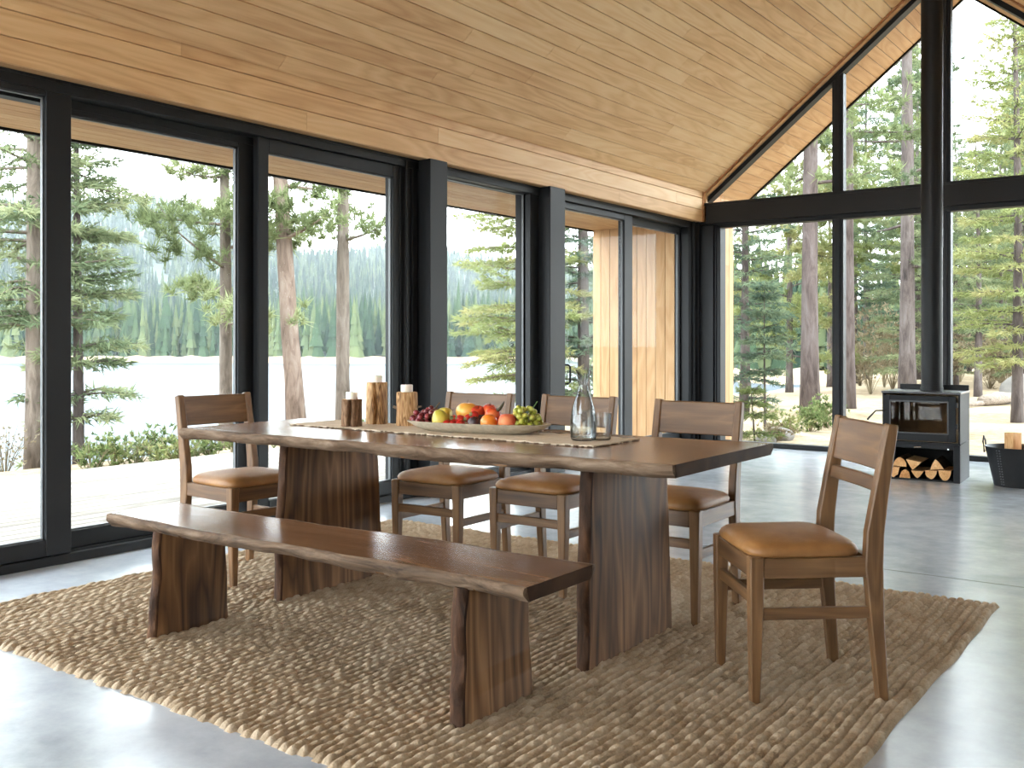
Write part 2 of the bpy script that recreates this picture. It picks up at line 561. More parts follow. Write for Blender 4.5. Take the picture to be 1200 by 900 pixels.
def boards(mb, origin, udir, vdir, length, width, bw, gap=0.004, th=0.02, rg=None, seg=(2.2, 4.5), off=0.0, clip=None):
    """a field of boards running along udir, side by side along vdir; chamfered visible face towards -n"""
    rg = rg or rng
    u, v = Vector(udir).normalized(), Vector(vdir).normalized()
    n = u.cross(v).normalized()
    o = Vector(origin)
    gcs, bids = mb.attr.setdefault('gc', []), mb.attr.setdefault('bid', [])
    s = off - bw if off > 0 else 0.0
    while s < width - 1e-4:
        a, b = max(s, 0) + gap / 2, min(s + bw, width) - gap / 2
        s += bw
        if b - a < 0.01: continue
        p = -rg.uniform(0, seg[0])
        while p < length:
            q = p + rg.uniform(*seg)
            u0, u1 = max(p, 0) + 0.0008, min(q, length) - 0.0008
            p = q
            if u1 - u0 < 0.02: continue
            c = 0.003
            vs = []
            for (uu, vv, h) in ((u0, a, 0), (u1, a, 0), (u1, b, 0), (u0, b, 0),
                                (u0, a, th - c), (u1, a, th - c), (u1, b, th - c), (u0, b, th - c),
                                (u0, a + c, th), (u1, a + c, th), (u1, b - c, th), (u0, b - c, th)):
                vs.append(o + u * uu + v * vv + n * h)
            fs = [(0, 1, 5, 4), (1, 2, 6, 5), (2, 3, 7, 6), (3, 0, 4, 7), (4, 5, 9, 8), (5, 6, 10, 9), (6, 7, 11, 10), (7, 4, 8, 11), (8, 9, 10, 11), (3, 2, 1, 0)]
            mb.add(vs, fs)
            ro = (rg.uniform(0, 60), rg.uniform(0, 60), rg.uniform(0, 60))
            bd = rg.random()
            for (uu, vv, h) in ((u0, a, 0), (u1, a, 0), (u1, b, 0), (u0, b, 0)) * 3:
                gcs.append((uu + ro[0], vv + ro[1], h + ro[2]))
                bids.append(bd)


def st(o):
    o['kind'] = 'structure'
    return o


# floor
mb = MB()
mb.box(WX - 0.16, EX, BY, GY + 0.08, -0.25, 0.0)
floor = st(mb.build('floor', M['concrete'], smooth=False))
mb = MB()
mb.box(WX + 0.01, EX, 5.028, 5.036, -0.01, 0.0006)
mb.box(0.6, 0.608, BY, 5.0, -0.01, 0.0006)
st(mb.build('floor_joint', M['joint'], floor, smooth=False))

# vaulted board ceiling
ceil_rg = random.Random(11)
mb = MB()
sl = math.hypot(1, SLOPE)
L = GY - BY
BANDX = WX + 0.09
boards(mb, (BANDX, BY, roof_z(BANDX) + 0.016), (0, 1, 0), (1, 0, SLOPE), L, (RIDGE_X - BANDX) * sl, 0.1225, rg=ceil_rg, off=0.1225 * 0.95)
boards(mb, (RIDGE_X, BY, roof_z(RIDGE_X) + 0.016), (0, 1, 0), (1, 0, -SLOPE), L, (RX - RIDGE_X) * sl, 0.1225, rg=ceil_rg)
# make the visible (chamfered) face look down into the room
ceiling = st(mb.build('ceiling', M['pine'], smooth=False))
mb = MB()
for x0, x1 in ((WX - 0.2, RIDGE_X), (RIDGE_X, RX + 0.3)):
    za, zb = roof_z(x0) + 0.05, roof_z(x1) + 0.05
    mb.add([(x0, BY, za), (x1, BY, zb), (x1, GY + 0.15, zb), (x0, GY + 0.15, za),
            (x0, BY, za + 0.25), (x1, BY, zb + 0.25), (x1, GY + 0.15, zb + 0.25), (x0, GY + 0.15, za + 0.25)],
           [(0, 1, 2, 3), (7, 6, 5, 4), (0, 4, 5, 1), (1, 5, 6, 2), (2, 6, 7, 3), (3, 7, 4, 0)])
st(mb.build('ceiling_deck', M['plaster'], ceiling, smooth=False))
mb = MB()
mb.box(RX, EX, BY, GY, KINK, KINK + 0.2)
st(mb.build('ceiling_wing', M['plaster'], smooth=False))

# timber band over the windows
mb = MB()
boards(mb, (BANDX - 0.02, BY, 2.44), (0, 1, 0), (0, 0, 1), L, roof_z(BANDX) - 2.44 + 0.02, 0.128, rg=ceil_rg)
band = mb.build('wall_left', M['pine'], smooth=False)
st(band)
mb = MB()
mb.box(WX - 0.16, BANDX - 0.021, BY, GY, 2.441, 2.76)
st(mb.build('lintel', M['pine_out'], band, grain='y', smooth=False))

# other walls (behind the camera and the wing)
# unseen gable behind the camera, its glazing added to let in frontal fill
mb = MB()
mb.box(WX - 0.16, EX + 0.15, BY - 0.12, BY, 0.0, 0.06)
mb.box(WX - 0.16, EX + 0.15, BY - 0.14, BY, 2.40, 2.64)
for x in (WX - 0.1, -3.23, RIDGE_X, -1.2, RX, 1.6, 2.9, EX + 0.05):
    mb.box(x - 0.055, x + 0.055, BY - 0.12, BY, 0.06, 2.40)
for x in (-3.23, RIDGE_X, -1.2):
    mb.box(x - 0.055, x + 0.055, BY - 0.12, BY, 2.64, roof_z(x))
wb = st(mb.build('wall_back', M['black_metal'], smooth=False))
mb = MB()
mb.box(-1.2, EX + 0.15, BY - 0.16, BY - 0.13, 0.0, 2.9)
mb.build('fill_block_panel', M['plaster'], wb, smooth=False)  # added out of view to block part of the fill from behind
mb = MB(); mb.box(WX, -1.2, BY - 0.063, BY - 0.057, 0.06, 2.40)
mb.build('glass_pane', M['glass'], wb, smooth=False)
mb = MB()
mb.add([(WX, BY - 0.06, 2.64), (RX, BY - 0.06, 2.64), (RIDGE_X, BY - 0.06, 4.68)], [(0, 1, 2)])
mb.build('gable_glass', M['glass'], wb, smooth=False)
mb = MB()
mb.box(EX, EX + 0.15, BY - 0.16, GY + 0.1, 0, 2.9)
st(mb.build('wall_right', M['plaster'], smooth=False))

# ---- sliding doors of the window wall
mb = MB()
mb.box(WX - 0.17, WX, BY, GY, 0.0, 0.046, b=0.004)
mb.box(WX - 0.055, WX - 0.035, BY, GY, 0.046, 0.056)
st(mb.build('trim_1', M['black_metal'], smooth=False))          # bottom track
mb = MB()
mb.box(WX - 0.17, WX, BY, GY, 2.375, 2.44, b=0.004)
mb.box(WX - 0.165, WX - 0.09, BY, 5.3, 2.33, 2.375)
mb.box(WX - 0.012, WX + 0.006, BY, GY, 2.425, 2.44)
st(mb.build('trim_2', M['black_metal'], smooth=False))          # head


def sash(name, y0, y1, g0, g1, xf, zb, zt, gb, gt, th=0.055):
    """door leaf between y0..y1, glass g0..g1, front face at xf"""
    f = MB()
    f.box(xf - th, xf, y0, g0, zb, zt, b=0.004)
    f.box(xf - th, xf, g1, y1, zb, zt, b=0.004)
    f.box(xf - th, xf, g0, g1, zb, gb, b=0.004)
    f.box(xf - th, xf, g0, g1, gt, zt, b=0.004)
    fr = st(f.build(name, M['black_metal'], smooth=False))
    k = MB()
    for (a, b_, c, d) in ((g0, g0 + 0.008, gb, gt), (g1 - 0.008, g1, gb, gt), (g0, g1, gb, gb + 0.008), (g0, g1, gt - 0.008, gt)):
        k.box(xf - th * .7, xf - th * .35, a, b_, c, d)
    k.build('glazing_bead', M['gasket'], fr, smooth=False)
    p = MB(); p.box(xf - th * .55, xf - th * .45, g0, g1, gb, gt)
    p.build('glass_pane', M['glass'], fr, smooth=False)
    return fr


sash('door_1', -0.6, 2.765, -0.45, 2.63, WX - 0.005, 0.05, 2.376, 0.133, 2.345)
sash('door_2', 2.70, 4.045, 2.78, 3.885, WX - 0.095, 0.05, 2.376, 0.14, 2.30)
sash('door_3', 3.985, 5.30, 4.065, 5.185, WX - 0.03, 0.05, 2.376, 0.14, 2.29)
sash('window_1', 5.60, 6.95, 5.70, 6.86, WX - 0.06, 0.05, 2.40, 0.10, 2.375)
d4 = sash('door_4', 7.12, 8.66, 7.30, 8.50, WX - 0.03, 0.05, 2.376, 0.14, 2.315)
sash('door_5', 8.58, 9.98, 8.74, 9.83, WX - 0.095, 0.05, 2.376, 0.14, 2.305)
sash('door_6', -3.9, -0.55, -3.78, -0.7, WX - 0.09, 0.05, 2.376, 0.133, 2.31)
mb = MB()
mb.tube([(-4.77, 7.33, 0.755), (-4.715, 7.345, 0.755), (-4.70, 7.355, 0.768), (-4.70, 7.355, 0.905), (-4.715, 7.345, 0.92), (-4.77, 7.33, 0.92)], 0.009, n=10)
mb.build('door_handle', M['black_metal'], d4)

# posts and jambs
mb = MB()
mb.box(WX - 0.17, WX - 0.02, 5.25, 5.62, 0.04, 2.40, b=0.004)
mb.box(WX - 0.02, WX + 0.0, 5.36, 5.41, 0.04, 2.42, b=0.003)
mb.box(WX, WX + 0.012, 5.28, 5.305, 0.04, 2.42, b=0.003)
mb.box(WX - 0.17, WX - 0.01, 6.86, 7.16, 0.04, 2.40, b=0.004)
st(mb.build('trim_3', M['black_metal'], smooth=False))
for i, (y0, y1) in enumerate(((5.425, 5.62), (6.98, 7.215))):
    mb = MB()
    mb.box(WX - 0.02, WX + 0.11, y0, y1, 0, 2.445, b=0.004)
    st(mb.build('column_%d' % (i + 1), M['black_metal'], smooth=False))
mb = MB()
mb.box(WX - 0.17, WX, 9.86, GY - 0.02, 0.0, 2.44, b=0.004)
mb.box(WX, WX + 0.03, 9.93, 9.96, 0.0, 2.44, b=0.003)
mb.box(WX, WX + 0.05, 10.0, GY + 0.05, 0.0, 2.44, b=0.003)
mb.box(WX + 0.05, WX + 0.20, 10.05, GY + 0.1, 0.0, 2.40, b=0.003)
mb.box(WX + 0.20, WX + 0.27, 10.08, GY + 0.12, 0.0, 2.40, b=0.003)
mb.box(WX + 0.215, WX + 0.225, 10.065, GY + 0.1, 0.0, 2.40)
st(mb.build('column_3', M['black_metal'], smooth=False))

# ---- gable wall
MULL = ((-3.287, -3.174), (-2.277, -2.155), (-1.26, -1.147))
mb = MB()
mb.box(WX + 0.05, RX, GY - 0.06, GY + 0.12, 2.415, 2.63, b=0.006)
mb.box(WX + 0.05, RX, GY - 0.07, GY - 0.05, 2.615, 2.645, b=0.003)
st(mb.build('beam', M['black_beam'], smooth=False))
mb = MB()
mb.box(WX + 0.05, RX, GY - 0.01, GY + 0.1, 0.0, 0.05, b=0.004)
mb.box(WX + 0.05, RX, GY - 0.02, GY + 0.1, 2.37, 2.416, b=0.004)
for a, b in MULL:
    mb.box(a, b, GY, GY + 0.1, 0.05, 2.375, b=0.004)
    mb.box(a + 0.03, b - 0.03, GY - 0.02, GY, 0.05, 2.375, b=0.004)
    zt = min(roof_z(a), roof_z(b)) - 0.06
    mb.box(a, b, GY, GY + 0.1, 2.63, zt + 0.02, b=0.004)
    mb.box(a + 0.03, b - 0.03, GY - 0.02, GY, 2.63, zt, b=0.004)
st(mb.build('trim_4', M['black_metal'], smooth=False))


def rake(mb, x0, x1, y0, y1, d0, d1):
    """a bar under the roof slope, d0..d1 = vertical distance below the boards"""
    z0, z1 = roof_z(x0), roof_z(x1)
    mb.add([(x0, y0, z0 - d0), (x1, y0, z1 - d0), (x1, y1, z1 - d0), (x0, y1, z0 - d0),
            (x0, y0, z0 - d1), (x1, y0, z1 - d1), (x1, y1, z1 - d1), (x0, y1, z0 - d1)],
           [(0, 1, 2, 3), (7, 6, 5, 4), (0, 4, 5, 1), (1, 5, 6, 2), (2, 6, 7, 3), (3, 7, 4, 0)])


mb = MB()
for a, b in ((WX + 0.1, RIDGE_X), (RIDGE_X, RX)):
    rake(mb, a, b, GY - 0.005, GY + 0.1, 0.062, 0.125)
    rake(mb, a, b, GY - 0.02, GY + 0.0, 0.098, 0.128)
st(mb.build('trim_5', M['black_metal'], smooth=False))
mb = MB()
for a, b in ((WX + 0.09, RIDGE_X), (RIDGE_X, RX)):
    rake(mb, a, b, GY - 0.03, GY + 0.1, -0.02, 0.064)
mb.box(BANDX, BANDX + 0.03, GY - 0.06, GY, 2.44, roof_z(BANDX) + 0.01)
st(mb.build('trim_6', M['pine'], grain='x', smooth=False))
mb = MB()
for a, b in ((WX + 0.09, RIDGE_X), (RIDGE_X, RX)):
    rake(mb, a, b, GY - 0.062, GY - 0.03, -0.02, 0.028)
mb.box(BANDX, BANDX + 0.012, GY - 0.09, GY - 0.06, 2.44, roof_z(BANDX) + 0.01)
st(mb.build('trim_7', M['cedar_trim'], grain='x', smooth=False))
# panes
edges = [WX + 0.27] + [v for p in MULL for v in p] + [RX]
wi = 2
for k in range(4):
    a, b = edges[2 * k], edges[2 * k + 1]
    mb = MB(); mb.box(a, b, GY + 0.05, GY + 0.056, 0.05, 2.37)
    st(mb.build('window_%d' % wi, M['gable_glass'], smooth=False)); wi += 1
    mb = MB()
    za, zb = roof_z(a) - 0.12, roof_z(b) - 0.12
    pts = [(a, 2.64), (b, 2.64), (b, max(zb, 2.65)), (a, max(za, 2.65))]
    mb.add([(x, GY + 0.05, z) for x, z in pts] + [(x, GY + 0.056, z) for x, z in pts],
           [(0, 1, 2, 3), (7, 6, 5, 4)] + [(i, (i + 1) % 4, 4 + (i + 1) % 4, 4 + i) for i in range(4)])
    st(mb.build('window_%d' % wi, M['gable_glass'], smooth=False)); wi += 1
# unseen wing front, glazing added here to brighten the rug and floor
mb = MB()
mb.box(RX, EX + 0.15, GY, GY + 0.12, 0, 0.05)
mb.box(RX, EX + 0.15, GY, GY + 0.12, 2.37, 2.95)
for x in (RX + 0.05, 1.6, 2.9, EX + 0.05):
    mb.box(x - 0.055, x + 0.055, GY, GY + 0.1, 0.05, 2.37)
wf = st(mb.build('wall_front', M['black_metal'], smooth=False))
mb = MB(); mb.box(RX, EX, GY + 0.05, GY + 0.056, 0.05, 2.37)
mb.build('glass_pane', M['glass'], wf, smooth=False)

# ---- eaves and fin walls outside
mb = MB()
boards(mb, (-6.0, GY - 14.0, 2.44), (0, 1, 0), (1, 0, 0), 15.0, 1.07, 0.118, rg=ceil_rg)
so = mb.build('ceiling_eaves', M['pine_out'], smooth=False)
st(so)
mb = MB()
mb.box(-6.03, -6.0, BY - 1, GY + 1.0, 2.405, 2.60)
st(mb.build('fascia', M['black_metal'], so, smooth=False))
mb = MB()
mb.box(-6.0, WX - 0.18, BY - 1, GY + 1.0, 2.46, 2.62)
st(mb.build('eaves_deck', M['black_metal'], so, smooth=False))
# rake overhang beyond the gable glass
mb = MB()
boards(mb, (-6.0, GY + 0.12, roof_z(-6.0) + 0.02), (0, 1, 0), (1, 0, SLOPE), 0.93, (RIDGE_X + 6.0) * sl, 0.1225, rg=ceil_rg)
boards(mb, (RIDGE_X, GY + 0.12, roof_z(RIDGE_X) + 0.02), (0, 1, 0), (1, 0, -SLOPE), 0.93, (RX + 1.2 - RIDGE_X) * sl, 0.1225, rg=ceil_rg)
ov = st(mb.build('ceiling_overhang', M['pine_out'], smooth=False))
mb = MB()
for a, b in ((-6.0, RIDGE_X), (RIDGE_X, RX + 1.2)):
    rake(mb, a, b, GY + 1.05, GY + 1.08, -0.25, 0.03)
    rake(mb, a, b, GY + 0.14, GY + 1.05, -0.25, -0.045)
st(mb.build('fascia', M['black_metal'], ov, smooth=False))
# wing wall of upright boards
mb = MB()
boards(mb, (-4.95, 9.90, -0.3), (0, 0, 1), (-1, 0, 0), 2.74, 1.05, 0.118, rg=ceil_rg, seg=(3, 5))
wing = st(mb.build('wall_wing', M['pine_out'], smooth=False))
mb = MB()
mb.box(-5.99, WX - 0.17, 9.90, 10.06, -0.3, 2.44)
st(mb.build('wing_core', M['pine_out'], wing, grain='z', smooth=False))
mb = MB()
boards(mb, (-4.70, GY + 0.75, -0.3), (0, 0, 1), (0, -1, 0), 3.1, 0.6, 0.118, rg=ceil_rg, seg=(3.2, 5))
mb2 = MB(); mb2.box(-4.86, -4.70, GY + 0.15, GY + 0.76, -0.3, 2.9)
fin = st(mb.build('wall_fin', M['pine_out'], smooth=False))
st(mb2.build('fin_core', M['pine_out'], fin, grain='z', smooth=False))

# deck
mb = MB()
boards(mb, (-8.35, GY + 0.3, -0.045), (0, -1, 0), (1, 0, 0), 17.0, 3.40, 0.14, gap=0.008, th=0.025, rg=ceil_rg, seg=(3, 5))
deck = st(mb.build('floor_deck', M['deck'], smooth=False))
mb = MB()
mb.box(-8.34, WX - 0.18, -6.6, GY + 0.3, -0.22, -0.075)
st(mb.build('deck_joists', M['joint'], deck, smooth=False))

# ------------------------------------------------------------------ rug
def make_rug():
    x0, x1, y0, y1 = -4.23, -0.785, 1.83, 4.60
    p, per = 0.0325, 8
    rows = int(round((x1 - x0) / p))
    nx = rows * per + 1
    dy = 0.0115
    ny = int((y1 - y0) / dy) + 1
    g = np.random.default_rng(5)
    ix = np.arange(nx)
    row = np.minimum(ix // per, rows - 1)
    fx = (ix - row * per) / per
    X = x0 + (row + fx) * p
    Y = np.linspace(y0, y1, ny)
    XX, YY = np.meshgrid(X, Y, indexing='ij')
    RR = np.repeat(row[:, None], ny, 1)
    FX = np.repeat(fx[:, None], ny, 1)
    st_len = 0.044
    off = g.random(rows + 1)
    drift = np.cumsum(g.normal(0, 0.02, (rows + 1, ny)), axis=1)
    ph = YY / st_len + off[RR] + drift[RR, np.repeat(np.arange(ny)[None], nx, 0)] + 0.35 * np.abs(2 * FX - 1)
    sid = np.floor(ph).astype(int)
    fr = ph - sid
    h0 = np.sqrt(np.clip(1 - (2 * FX - 1) ** 2, 0, 1))
    bump = np.sqrt(np.clip(np.sin(PI * fr), 0, 1))
    tab = g.random((rows + 1, 400))
    tone = tab[RR, sid % 400]
    Z = 0.0015 + (0.021 * h0 * (0.5 + 0.5 * bump)) * (0.75 + 0.4 * tone)
    # gentle sway of the rows, ragged ends
    XX = XX + 0.004 * np.sin(YY * 5.1 + 1) + 0.003 * np.sin(YY * 13 + RR * .15)
    endj = g.normal(0, 0.006, rows + 1)[RR]
    tY = (YY - y0) / (y1 - y0)
    YY = YY + endj * (1 - tY) ** 20 + endj[::-1] * tY ** 20
    edge = np.minimum(np.minimum(np.arange(nx)[:, None], nx - 1 - np.arange(nx)[:, None]) / 1.0,
                      np.minimum(np.arange(ny)[None], ny - 1 - np.arange(ny)[None]) / 1.5)
    Z = Z * np.clip(edge, 0, 1) ** .5
    v = np.stack([XX, YY, Z], -1).reshape(-1, 3)
    tonev = (0.25 + 0.5 * tone).reshape(-1)
    a = (np.arange(nx - 1)[:, None] * ny + np.arange(ny - 1)[None]).reshape(-1)
    f = np.stack([a, a + ny, a + ny + 1, a + 1], -1)
    o = np_mesh('jute_rug', v, f, M['rug'], attrs={'bid': tonev})
    tag(o, 'chunky braided tan jute rug under the dining table on the concrete floor', 'rug')
    return o


make_rug()
RUG = 0.013      # level the furniture feet settle to


# ------------------------------------------------------------------ live-edge slabs
def slab(prefix, parent, x0, x1, yf, yb, zt, th, topmat, seed, endslope=0.012):
    """top with wavy natural front and back edges; the bark edges are meshes of their own"""
    rg = np.random.default_rng(seed)
    n = 90
    xs = np.linspace(x0, x1, n)
    u = np.linspace(0, 1, n)

    def wav(amp):
        w = np.zeros(n)
        for fq in (1.3, 2.7, 5.3, 9.1, 17.0):
            w += amp / fq ** .8 * np.sin(2 * PI * fq * u + rg.uniform(0, 6.28))
        return w
    F = yf(u) + wav(0.010)
    B = yb(u) + wav(0.012)
    T = th * (1 + wav(0.10))
    t = MB()
    secs = []
    for i in range(n):
        x, f, b = xs[i], F[i], B[i]
        zb = zt - T[i]
        secs.append([(x, f + 0.017, zt), (x, b - 0.017, zt), (x, b - 0.022, zt - 0.004), (x, b - 0.024, zb + 0.006), (x, b - 0.030, zb), (x, f + 0.030, zb), (x, f + 0.024, zb + 0.006), (x, f + 0.022, zt - 0.004)])
    t.loft(secs, cap=False)
    t.add(secs[0], [tuple(reversed(range(8)))], 1)
    t.add(secs[-1], [tuple(range(8))], 1)
    t.build(prefix, [topmat, M['end_grain']], parent, grain='x', angle=40)
    for side, E in ((1, F), (-1, B)):
        e = MB()
        ss = []
        g2 = wav(0.5)
        for i in range(n):
            x, y = xs[i], E[i]
            zb = zt - T[i]
            hh = zt - zb
            k1 = 0.004 + 0.005 * math.sin(i * .9 + seed) * (0.5 + g2[i])
            k2 = 0.006 + 0.008 * abs(math.sin(i * .37 + seed * 2)) + rg.uniform(0, .004)
            pr = [(0.019, zt + 0.0006), (0.006, zt - 0.002), (-0.001 + k1 * .6, zt - 0.25 * hh), (-0.003 + k2 * .5, zt - 0.5 * hh),
                  (0.002 + k2, zt - 0.75 * hh), (0.014 + k2, zb - 0.0008), (0.034, zb - 0.0008), (0.026, zt - 0.5 * hh)]
            ss.append([(x, y + side * q, z) for q, z in pr])
        e.loft(ss)
        eo = e.build('live_edge', M['live_edge'], parent, grain='x', angle=60)
        eo['label'] = 'rough grey-brown bark edge'


def slab_leg(parent, xc, y0, y1, z1, th, seed, taper, name='leg'):
    """upright slab support with a natural wavy outline, wider at the foot"""
    rg = np.random.default_rng(seed)
    n = 26
    u = np.linspace(0, 1, n)
    w1 = 0.005 * np.sin(u * 5 + rg.uniform(0, 6)) + 0.003 * np.sin(u * 13 + rg.uniform(0, 6))
    w2 = 0.004 * np.sin(u * 4 + rg.uniform(0, 6)) + 0.002 * np.sin(u * 11 + rg.uniform(0, 6))
    F = y0 + taper * u ** 1.15 + w1
    B = y1 - taper * u ** 1.15 + w2
    m = MB()
    secs = []
    for i in range(n):
        z = RUG - 0.004 + (z1 - RUG + 0.004) * u[i]
        f, b, h = F[i], B[i], th / 2
        secs.append([(xc - h, f + 0.012, z), (xc + h, f + 0.012, z), (xc + h, b - 0.006, z), (xc + h - 0.005, b, z), (xc - h + 0.005, b, z), (xc - h, b - 0.006, z)])
    m.loft(secs)
    o = m.build(name, M['walnut_slab'], parent, grain='z', angle=40)
    e = MB()
    ss = []
    for i in range(n):
        z = RUG - 0.004 + (z1 - RUG + 0.004) * u[i]
        f, h = F[i], th / 2
        k = 0.0022 * math.sin(i * .7 + seed) + rg.uniform(-.002, .002)
        ss.append([(xc - h - 0.0006, f + 0.016, z), (xc - h - 0.0006, f + 0.006, z), (xc - h * .5, f + k, z), (xc + h * .3, f - 0.003 + k, z), (xc + h + 0.0006, f + 0.006 - k * .5, z), (xc + h + 0.0006, f + 0.016, z)])
    e.loft(ss)
    eo = e.build('live_edge', M['dark_edge'], o, grain='z', angle=60)
    eo['label'] = 'dark bark edge'
    return o


# dining table
tb = empty('dining_table', (-2.55, 3.1, 0))
tag(tb, 'long live-edge walnut dining table on two slab legs', 'table')
T0 = Vector((-2.55, 3.1, 0))
slab('tabletop', tb, -3.725 + 2.55, -1.385 + 2.55, lambda u: 2.645 + 0.095 * u - 3.1, lambda u: 3.385 + 0.205 * u - 3.1, 0.742, 0.046, M['walnut'], 3)
slab_leg(tb, -1.768 + 2.55, 2.83 - 3.1, 3.46 - 3.1, 0.70, 0.045, 12, 0.035)
slab_leg(tb, -3.298 + 2.55, 2.83 - 3.1, 3.47 - 3.1, 0.70, 0.042, 19, 0.035)

# bench
bn = empty('bench', (-2.55, 2.36, 0))
tag(bn, 'low live-edge walnut bench in front of the dining table', 'bench')
slab('bench_seat', bn, -3.545 + 2.55, -1.552 + 2.55, lambda u: 2.185 + 0.018 * u - 2.36, lambda u: 2.535 + 0.045 * u - 2.36, 0.451, 0.043, M['walnut'], 8)
slab_leg(bn, -3.262 + 2.55, 2.195 - 2.36, 2.545 - 2.36, 0.412, 0.045, 31, 0.028)
slab_leg(bn, -1.798 + 2.55, 2.195 - 2.36, 2.56 - 2.36, 0.412, 0.048, 44, 0.026)
mb = MB()
mb.box(-1.776 + 2.55, -1.70 + 2.55, 2.30 - 2.36, 2.42 - 2.36, 0.392, 0.41, b=0.004)
cl = mb.build('cleat', M['dark_edge'], bn, grain='y')
cl['label'] = 'dark wooden block under the seat'


# ------------------------------------------------------------------ dining chairs
def make_chair():
    root = empty('dining_chair')
    hw, fd, rd = 0.205, -0.205, 0.205
    W = M['chair_wood']
    LW = 0.044
    for s in (-1, 1):
        m = MB()
        x = s * (hw - LW / 2)
        m.bar([(x - s * 0.002, fd + 0.020, 0), (x, fd + LW / 2, 0.30), (x, fd + LW / 2, 0.452)], [(0.028, 0.030), (0.040, 0.042), (LW, LW)], b=0.004)
        m.build('leg', W, root, grain='z')
    for s in (-1, 1):
        m = MB()
        x = s * (hw - 0.017)
        m.bar([(x, rd + 0.012, 0), (x, rd - 0.008, 0.25), (x, rd - 0.018, 0.42), (x, rd - 0.014, 0.52), (x, rd + 0.008, 0.66), (x, rd + 0.042, 0.855)],
              [(0.032, 0.034), (0.034, 0.044), (0.034, 0.058), (0.034, 0.056), (0.034, 0.046), (0.034, 0.036)], b=0.004)
        m.build('back_post', W, root, grain='z')
    m = MB()
    m.box(-hw + LW, hw - LW, fd + 0.006, fd + 0.032, 0.385, 0.448, b=0.003)
    m.build('apron', W, root, grain='x')
    m = MB()
    m.box(-hw + 0.03, hw - 0.03, rd - 0.04, rd - 0.014, 0.385, 0.448, b=0.003)
    m.build('apron', W, root, grain='x')
    for s in (-1, 1):
        m = MB()
        m.bar([(s * (hw - 0.016), fd + LW - 0.004, 0.4165), (s * (hw - 0.016), rd - 0.04, 0.4165)], [(0.024, 0.062)] * 2, b=0.003)
        m.build('side_rail', W, root, grain='y')
        m = MB()
        m.bar([(s * (hw - 0.020), fd + 0.036, 0.275), (s * (hw - 0.018), rd - 0.02, 0.275)], [(0.020, 0.036)] * 2, b=0.003)
        m.build('stretcher', W, root, grain='y')
    m = MB()
    m.bar([(-hw + 0.034, fd + 0.022, 0.318), (hw - 0.034, fd + 0.022, 0.318)], [(0.020, 0.038)] * 2, side=(0, 1, 0), b=0.003)
    m.build('stretcher', W, root, grain='x')

    def arc(zc, dz, th, y0, bow, tilt):
        mm = MB()
        n = 14
        secs = []
        for i in range(n + 1):
            t = i / n * 2 - 1
            x = t * (hw - 0.032)
            yy = y0 + bow * (1 - t * t)
            b = 0.004
            q = []
            for (a, z) in ((-th / 2 + b, -dz / 2), (-th / 2, -dz / 2 + b), (-th / 2, dz / 2 - b), (-th / 2 + b, dz / 2), (th / 2 - b, dz / 2), (th / 2, dz / 2 - b), (th / 2, -dz / 2 + b), (th / 2 - b, -dz / 2)):
                q.append((x, yy + a + tilt * z, zc + z))
            secs.append(q)
        mm.loft(secs)
        return mm
    arc(0.780, 0.140, 0.020, rd + 0.026, 0.010, 0.17).build('backrest', W, root, grain='x')
    arc(0.665, 0.044, 0.018, rd + 0.006, 0.010, 0.17).build('back_rail', W, root, grain='x')
    # upholstered seat: rounded crowned pad
    m = MB()
    N = 40
    sh, sf, sb = hw - 0.004, fd + 0.004, rd - 0.046

    def ring(ins, z, cr):
        out = []
        cy, hy, hx = (sf + sb) / 2, (sb - sf) / 2 - ins, sh - ins
        for k in range(N):
            th = 2 * PI * k / N
            c, s = math.cos(th), math.sin(th)
            e = 0.32
            px = hx * math.copysign(abs(c) ** e, c)
            py = hy * math.copysign(abs(s) ** e, s)
            out.append((px, cy + py, z + cr * (1 - (px / sh) ** 2) * 1.0))
        return out
    secs = [ring(0.008, 0.447, 0), ring(0.0, 0.452, 0), ring(-0.002, 0.464, 0), ring(0.004, 0.476, 0.001), ring(0.016, 0.485, 0.003), ring(0.04, 0.491, 0.005), ring(0.09, 0.495, 0.008), ring(0.15, 0.497, 0.010)]
    m.loft(secs)
    sp = m.build('seat', M['leather'], root, angle=70)
    sp['label'] = 'tan leather seat pad'
    return root


chair = make_chair()
CHAIRS = [
    (-3.815, 3.075, 86, 'wooden chair with tan leather seat at the table end by the glass doors'),
    (-3.065, 3.72, 2, 'tan-seated wooden chair behind the table, directly behind the fruit platter'),
    (-2.515, 3.775, 0.5, 'tan-seated wooden chair behind the table, its back seen through the glass carafe'),
    (-1.875, 3.735, 1, 'wooden chair with its back before the corner post, beside the table end with no runner'),
    (-1.160, 3.16, -49.5, 'wooden chair with tan leather seat standing free at the table end, facing the bench'),
]
for i, (x, y, a, lab) in enumerate(CHAIRS):
    o = chair if i == 0 else copy_tree(chair)
    o.location = (x, y, RUG - 0.003)
    o.rotation_euler = (0, 0, R(a))
    tag(o, lab, 'chair', 'wooden dining chairs around the table')

# ------------------------------------------------------------------ on the table
TZ = 0.7425


